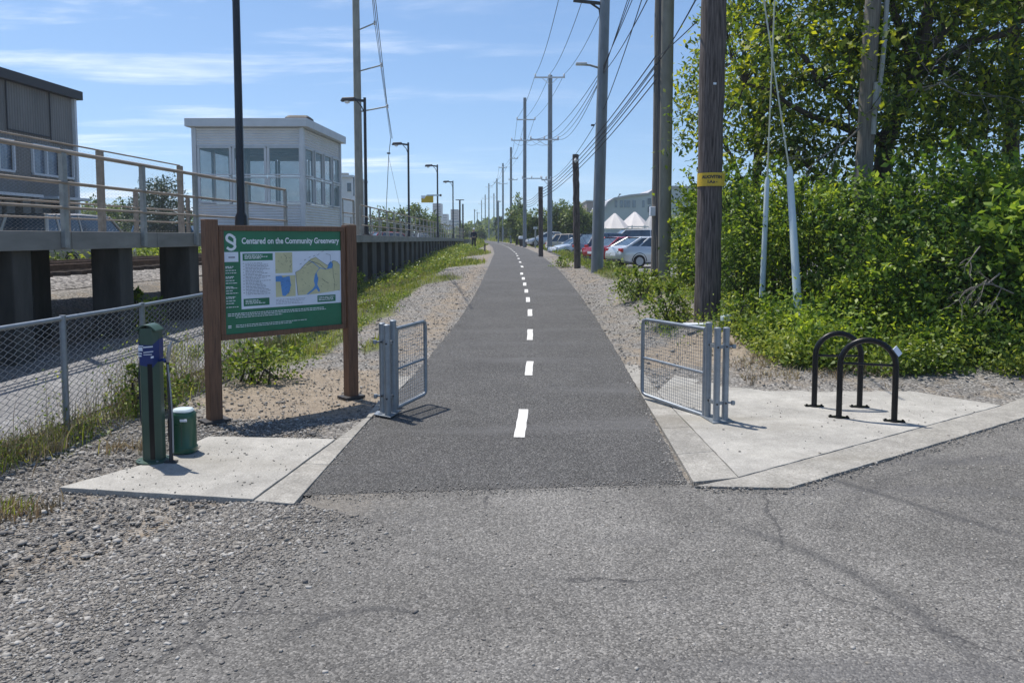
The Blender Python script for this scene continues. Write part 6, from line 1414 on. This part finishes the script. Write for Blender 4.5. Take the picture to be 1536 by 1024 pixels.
# tall grass along the fence foot, both sides, and straggling stems
ff = lambda x, y: np.exp(-((x - (-4.32 + .065 * (y - 7)) - .08) / .20) ** 2) * (.3 + .7 * clumpy(x, y, 2.5, 12)) * (~inpoly(x, y, padL))
xs, ys_ = patch(26000, -5.2, -3.4, 5.2, 13, ff); xs, ys_ = xs[::3], ys_[::3]; blades('grass', xs, ys_, .20, .009, 'grass', lean=.7)
xs, ys_ = patch(14000, -5.2, -3.3, 4.6, 12, ff); blades('dry_grass', xs, ys_, .26, .007, 'drygrass', lean=.8)
fl = lambda x, y: clumpy(x, y, 1.6, 15, -.1, .5) * (~inpoly(x, y, padL)) * (x < -3.2)
xs, ys_ = patch(14000, -5.4, -3.1, 4.8, 6.6, fl); blades('dry_grass', xs, ys_, .10, .012, 'drygrass', lean=1.2)
xs, ys_ = patch(7000, -5.4, -3.3, 4.9, 6.4, fl); blades('grass', xs, ys_, .10, .010, 'grass', lean=.8)
# leafy low weeds
def weeds(name, xs, ys_, h, size, m_, per=14, spread=.07):
    idx = np.repeat(np.arange(len(xs)), per); o = rng.normal(size=(len(idx), 3)) * spread; o[:, 2] = np.abs(rng.normal(size=len(idx))) * h * .5
    C_ = np.stack([xs[idx] + o[:, 0], ys_[idx] + o[:, 1], terr(xs[idx], ys_[idx]) + o[:, 2]], 1); V_, F_ = leaves(C_, size, updir=.7, r=rng); return tag(npmesh(name, V_, F_, m_), kind='stuff')
fw_ = lambda x, y: ((y > 9.35 + .35 * np.abs(x - 5.2) * (x < 5.2)) & (x > 3.4 + 0)) * (.25 + .75 * clumpy(x, y, 2.2, 21))
xs, ys_ = patch(5200, 3.5, 9.5, 9.5, 12.4, fw_); weeds('weeds', xs, ys_, .36, .075, 'leaf_weed')
xs, ys_ = patch(2600, 4.0, 9.5, 10.0, 12.4, fw_); weeds('weeds', xs, ys_, .6, .085, 'leaf_shrub', per=18, spread=.12)
xs, ys_ = patch(2200, 2.4, 5.5, 11.6, 20, lambda x, y: clumpy(x, y, 1.8, 23) * (x - pathc(y) > 2.4)); weeds('weeds', xs, ys_, .22, .06, 'leaf_weed')
xs, ys_ = patch(1500, -5.6, -2.4, 9.2, 22, lambda x, y: clumpy(x, y, 1.7, 25) * sm(.2, .6, zone_g(x, y))); weeds('weeds', xs, ys_, .18, .06, 'leaf_weed')
xs, ys_ = patch(900, -5.2, -3.4, 5.0, 9.0, ff); weeds('weeds', xs, ys_, .22, .04, 'leaf_weed')
xs, ys_ = patch(500, 2.2, 4.4, 19, 60, lambda x, y: clumpy(x, y, .8, 27) * sm(.3, .7, zone_g(x, y))); weeds('weeds', xs, ys_, .4, .10, 'leaf_weed', spread=.15)
xs, ys_ = patch(900, -5.6, -2.4, 26, 80, lambda x, y: clumpy(x, y, .8, 29) * sm(.3, .7, zone_g(x, y))); weeds('weeds', xs, ys_, .35, .13, 'leaf_weed', spread=.2)
xs, ys_ = patch(5000, 3.0, 5.0, 9.0, 11.2, lambda x, y: clumpy(x, y, 2.5, 31) * .8 * (y > 9.0)); blades('dry_grass', xs, ys_, .07, .012, 'drygrass', lean=1.5)
# ================================================================ SMALL FAR THINGS
# person walking by the far end of the platform
PXc, PYc = -3.32, 64.0
PG = tz(PXc, PYc)
person = thing('person', (PXc, PYc, PG), 'person in a dark jacket, dark trousers and white cap walking beside the platform end', 'person')
def skin(name, verts, edges, radii, m_, parent, sub=1):
    me = bpy.data.meshes.new(name); o_ = parent_world(parent); me.from_pydata([tuple(Vector(v) + Vector((PXc, PYc, PG)) - o_) for v in verts], edges, []); me.update()
    ob = bpy.data.objects.new(name, me); COL.objects.link(ob); ob.parent = parent
    md = ob.modifiers.new('skin', 'SKIN'); 
    for i, r_ in enumerate(radii): me.skin_vertices[0].data[i].radius = (r_, r_)
    me.skin_vertices[0].data[0].use_root = True
    s_ = ob.modifiers.new('sub', 'SUBSURF'); s_.levels = sub; s_.render_levels = sub; me.materials.append(mt[m_]); return ob
mt['skin'] = mat('skin_tone', (.42, .26, .19), .5); mt['jacket'] = mat('dark_navy_cloth', (.018, .024, .045), .85); mt['trousers'] = mat('dark_trouser_cloth', (.02, .021, .026), .85); mt['cap'] = mat('white_cap_cloth', (.7, .72, .75), .8)
BV = [(0, 0, .98), (0, 0, 1.15), (0, 0, 1.38), (0, 0, 1.50), (0, -.02, 1.62), (0, -.03, 1.74),
      (-.09, 0, .92), (-.11, -.12, .50), (-.12, -.06, .08), (-.12, -.20, .04), (.09, 0, .92), (.10, .06, .50), (.11, .26, .12), (.11, .16, .04),
      (-.19, 0, 1.42), (-.25, .04, 1.15), (-.24, -.12, .92), (-.24, -.17, .85), (.19, 0, 1.42), (.25, -.03, 1.15), (.24, .05, .92), (.24, .07, .85)]
BE = [(0, 1), (1, 2), (2, 3), (3, 4), (4, 5), (0, 6), (6, 7), (7, 8), (8, 9), (0, 10), (10, 11), (11, 12), (12, 13), (2, 14), (14, 15), (15, 16), (16, 17), (2, 18), (18, 19), (19, 20), (20, 21)]
BR = [.13, .12, .14, .055, .09, .075, .085, .06, .04, .035, .085, .06, .04, .035, .06, .045, .032, .035, .06, .045, .032, .035]
for hand, sx in ((17, -1), (21, 1)):
    hx, hy, hz = BV[hand]
    for f in range(5):
        i0 = len(BV); BV.append((hx + (f - 2) * .002, hy + (f - 1.5) * .020 - .0, hz - .045 if f else hz - .015)); BV.append((hx - sx * .008, hy + (f - 1.5) * .022, hz - (.085 if f in (1, 4) else .095) if f else hz - .05))
        BE += [(hand, i0), (i0, i0 + 1)]; BR += [.010, .008]
body = skin('body', BV, BE, BR, 'skin', person)
skin('jacket', [(0, 0, 1.0), (0, 0, 1.18), (0, 0, 1.38), (0, 0, 1.47), (-.19, 0, 1.42), (-.25, .04, 1.15), (-.24, -.10, .95), (.19, 0, 1.42), (.25, -.03, 1.15), (.24, .04, .95)], [(0, 1), (1, 2), (2, 3), (2, 4), (4, 5), (5, 6), (2, 7), (7, 8), (8, 9)], [.155, .15, .165, .08, .085, .068, .055, .085, .068, .055], 'jacket', person)
skin('trousers', [(0, 0, .98), (-.09, 0, .90), (-.11, -.12, .50), (-.12, -.06, .12), (.09, 0, .90), (.10, .06, .50), (.11, .24, .16)], [(0, 1), (1, 2), (2, 3), (0, 4), (4, 5), (5, 6)], [.145, .11, .082, .062, .11, .082, .062], 'trousers', person)
o3 = Vector((PXc, PYc, PG))
stack(MB(), PXc, PYc - .02, [(.20, .22, .09, PG + 1.68), (.20, .22, .09, PG + 1.74), (.15, .17, .07, PG + 1.80), (.05, .06, .02, PG + 1.82)]).build('cap', 'cap', person, smooth=True)
MB().box(o3 + Vector((0, -.17, 1.70)), (.15, .12, .012)).build('cap_peak', 'cap', person, bevel=.004)
for x_, y_, z_ in ((-.12, -.14, .05), (.11, .20, .07)):
    MB().tube([o3 + Vector((x_, y_ + .10, z_)), o3 + Vector((x_, y_, z_)), o3 + Vector((x_, y_ - .12, z_ - .01))], [.045, .052, .035], 10).build('shoe', 'rubber', person, smooth=True)
fc = MB(); fc.tube([o3 + Vector((0, -.115, 1.63)), o3 + Vector((0, -.14, 1.60))], [.012, .016], 6); fc.build('nose', 'skin', person, smooth=True)
# black bin on a post with a pale top
b_ = at(782, 366, 80); gz = tz(b_.x, 80); t = thing('litter_bin', (b_.x, 80, gz), 'small black bin with a rounded white lid beside the far crossarm poles', 'litter bin')
stack(MB(), b_.x, 80, [(.34, .34, .08, gz), (.42, .42, .1, gz + .08), (.46, .46, .1, gz + .80)]).build('body', 'blackpole', t, smooth=True)
stack(MB(), b_.x, 80, [(.62, .5, .14, gz + .78), (.64, .52, .15, gz + .98), (.45, .38, .12, gz + 1.10)]).build('lid', 'cap', t, smooth=True)
b_ = at(727, 377, 52); gz = tz(b_.x, 52); o = MB().tube([(b_.x, 52, gz - .1), (b_.x + .02, 52, gz + .62)], [.06, .05], 7).build('stake', 'oldwood', smooth=True); tag(o, 'short dark wooden stake in the grass left of the far path', 'stake')
for k, (px, py, d__) in enumerate(((793, 371, 66), (850, 340, 60))):
    b_ = at(px, py, d__)
o = MB(); q_ = at(803, 342, 66); gz = tz(q_.x, 66); o.tube([(q_.x, 66, gz), (q_.x, 66, q_.z)], .07, 8); t = thing('marker_post', (q_.x, 66, gz), 'short pale post with a square top by the distant silver car', 'post'); o.build('post', 'railsteel', t); MB().box((q_.x, 66, q_.z), (.35, .1, .2)).build('plate', 'trim', t)

# grass bank beyond the tracks
xs, ys_ = patch(26000, -22, -14.2, 8, 45, lambda x, y: .4 + .6 * clumpy(x, y, .8, 41)); blades('grass', xs, ys_, .5, .03, 'grass', lean=.5)
# ================================================================ AIR
hz = MB().box((0, 340, 26), (1500, 900, 60)); hz.v = [(x, y, -4.0 if z < 20 else 44.0) for x, y, z in hz.v]
hm = bpy.data.materials.new('haze_air'); hm.use_nodes = True; hm.node_tree.nodes.clear()
vo = hm.node_tree.nodes.new('ShaderNodeVolumePrincipled'); vo.inputs['Color'].default_value = (.80, .90, 1, 1); vo.inputs['Density'].default_value = .0006; vo.inputs['Anisotropy'].default_value = .2
ou = hm.node_tree.nodes.new('ShaderNodeOutputMaterial'); hm.node_tree.links.new(vo.outputs[0], ou.inputs['Volume'])
ho = hz.build('haze', hm, loc=(0, 0, 0)); tag(ho, kind='stuff')


# tall wispy weeds just behind the fence
xs, ys_ = patch(260, -4.9, -4.1, 5.4, 9.6, lambda x, y: np.exp(-((x - (-4.32 + .065 * (y - 7)) + .16) / .22) ** 2) * clumpy(x, y, 2.2, 44, -.3, .3)); weeds('weeds', xs, ys_, .62, .035, 'leaf_weed', per=34, spread=.05)
xs, ys_ = patch(2600, -5.0, -4.0, 5.0, 10, lambda x, y: np.exp(-((x - (-4.32 + .065 * (y - 7)) + .14) / .22) ** 2) * clumpy(x, y, 2.2, 44, -.3, .3)); blades('dry_grass', xs, ys_, .50, .006, 'drygrass', lean=.45)
# bare pale twigs hanging in the front of the big tree
rr_ = random.Random(77); tw = thing('dead_branch', (7.2, 13.9, 4.5), 'pale bare dead branch hanging in front of the leafy tree crown', 'branch'); mb = MB()
def twig(a, d, L_, r, depth):
    b = a + d * L_; m_ = a.lerp(b, .5) + Vector((rr_.uniform(-.1, .1), 0, rr_.uniform(-.08, .12))) * L_; mb.tube([a, m_, b], [r, r * .8, r * .5], 5)
    if depth:
        for k in range(3): twig(a.lerp(b, rr_.uniform(.4, 1)), (d + Vector((rr_.uniform(-.7, .7), rr_.uniform(-.4, .4), rr_.uniform(-.9, .5)))).normalized(), L_ * rr_.uniform(.45, .7), r * .55, depth - 1)
twig(at(1292, 190, 14.3), Vector((-.75, -.1, -.55)).normalized(), 1.1, .022, 3); twig(at(1300, 170, 14.3), Vector((.9, -.1, .35)).normalized(), 1.5, .022, 3); mb.build('twigs', 'greywood', tw)

# undergrowth on the bank beyond the tracks
xs, ys_ = patch(3200, -17.5, -14.4, 6, 44, lambda x, y: .6 + .4 * clumpy(x, y, .6, 61)); weeds('undergrowth', xs, ys_, .75, .16, 'leaf_weed', per=26, spread=.25)

tw = thing('dead_branch', tuple(at(1450, 420, 9.9)), 'pale bare twigs poking out of the hedge low at the far right', 'branch'); mb = MB()
twig(at(1500, 410, 10.0), Vector((-.8, -.25, -.3)).normalized(), .55, .012, 3); twig(at(1520, 440, 9.9), Vector((-.8, -.3, .25)).normalized(), .6, .012, 3); twig(at(1470, 370, 10.0), Vector((-.6, -.4, -.5)).normalized(), .4, .010, 2); mb.build('twigs', 'greywood', tw)
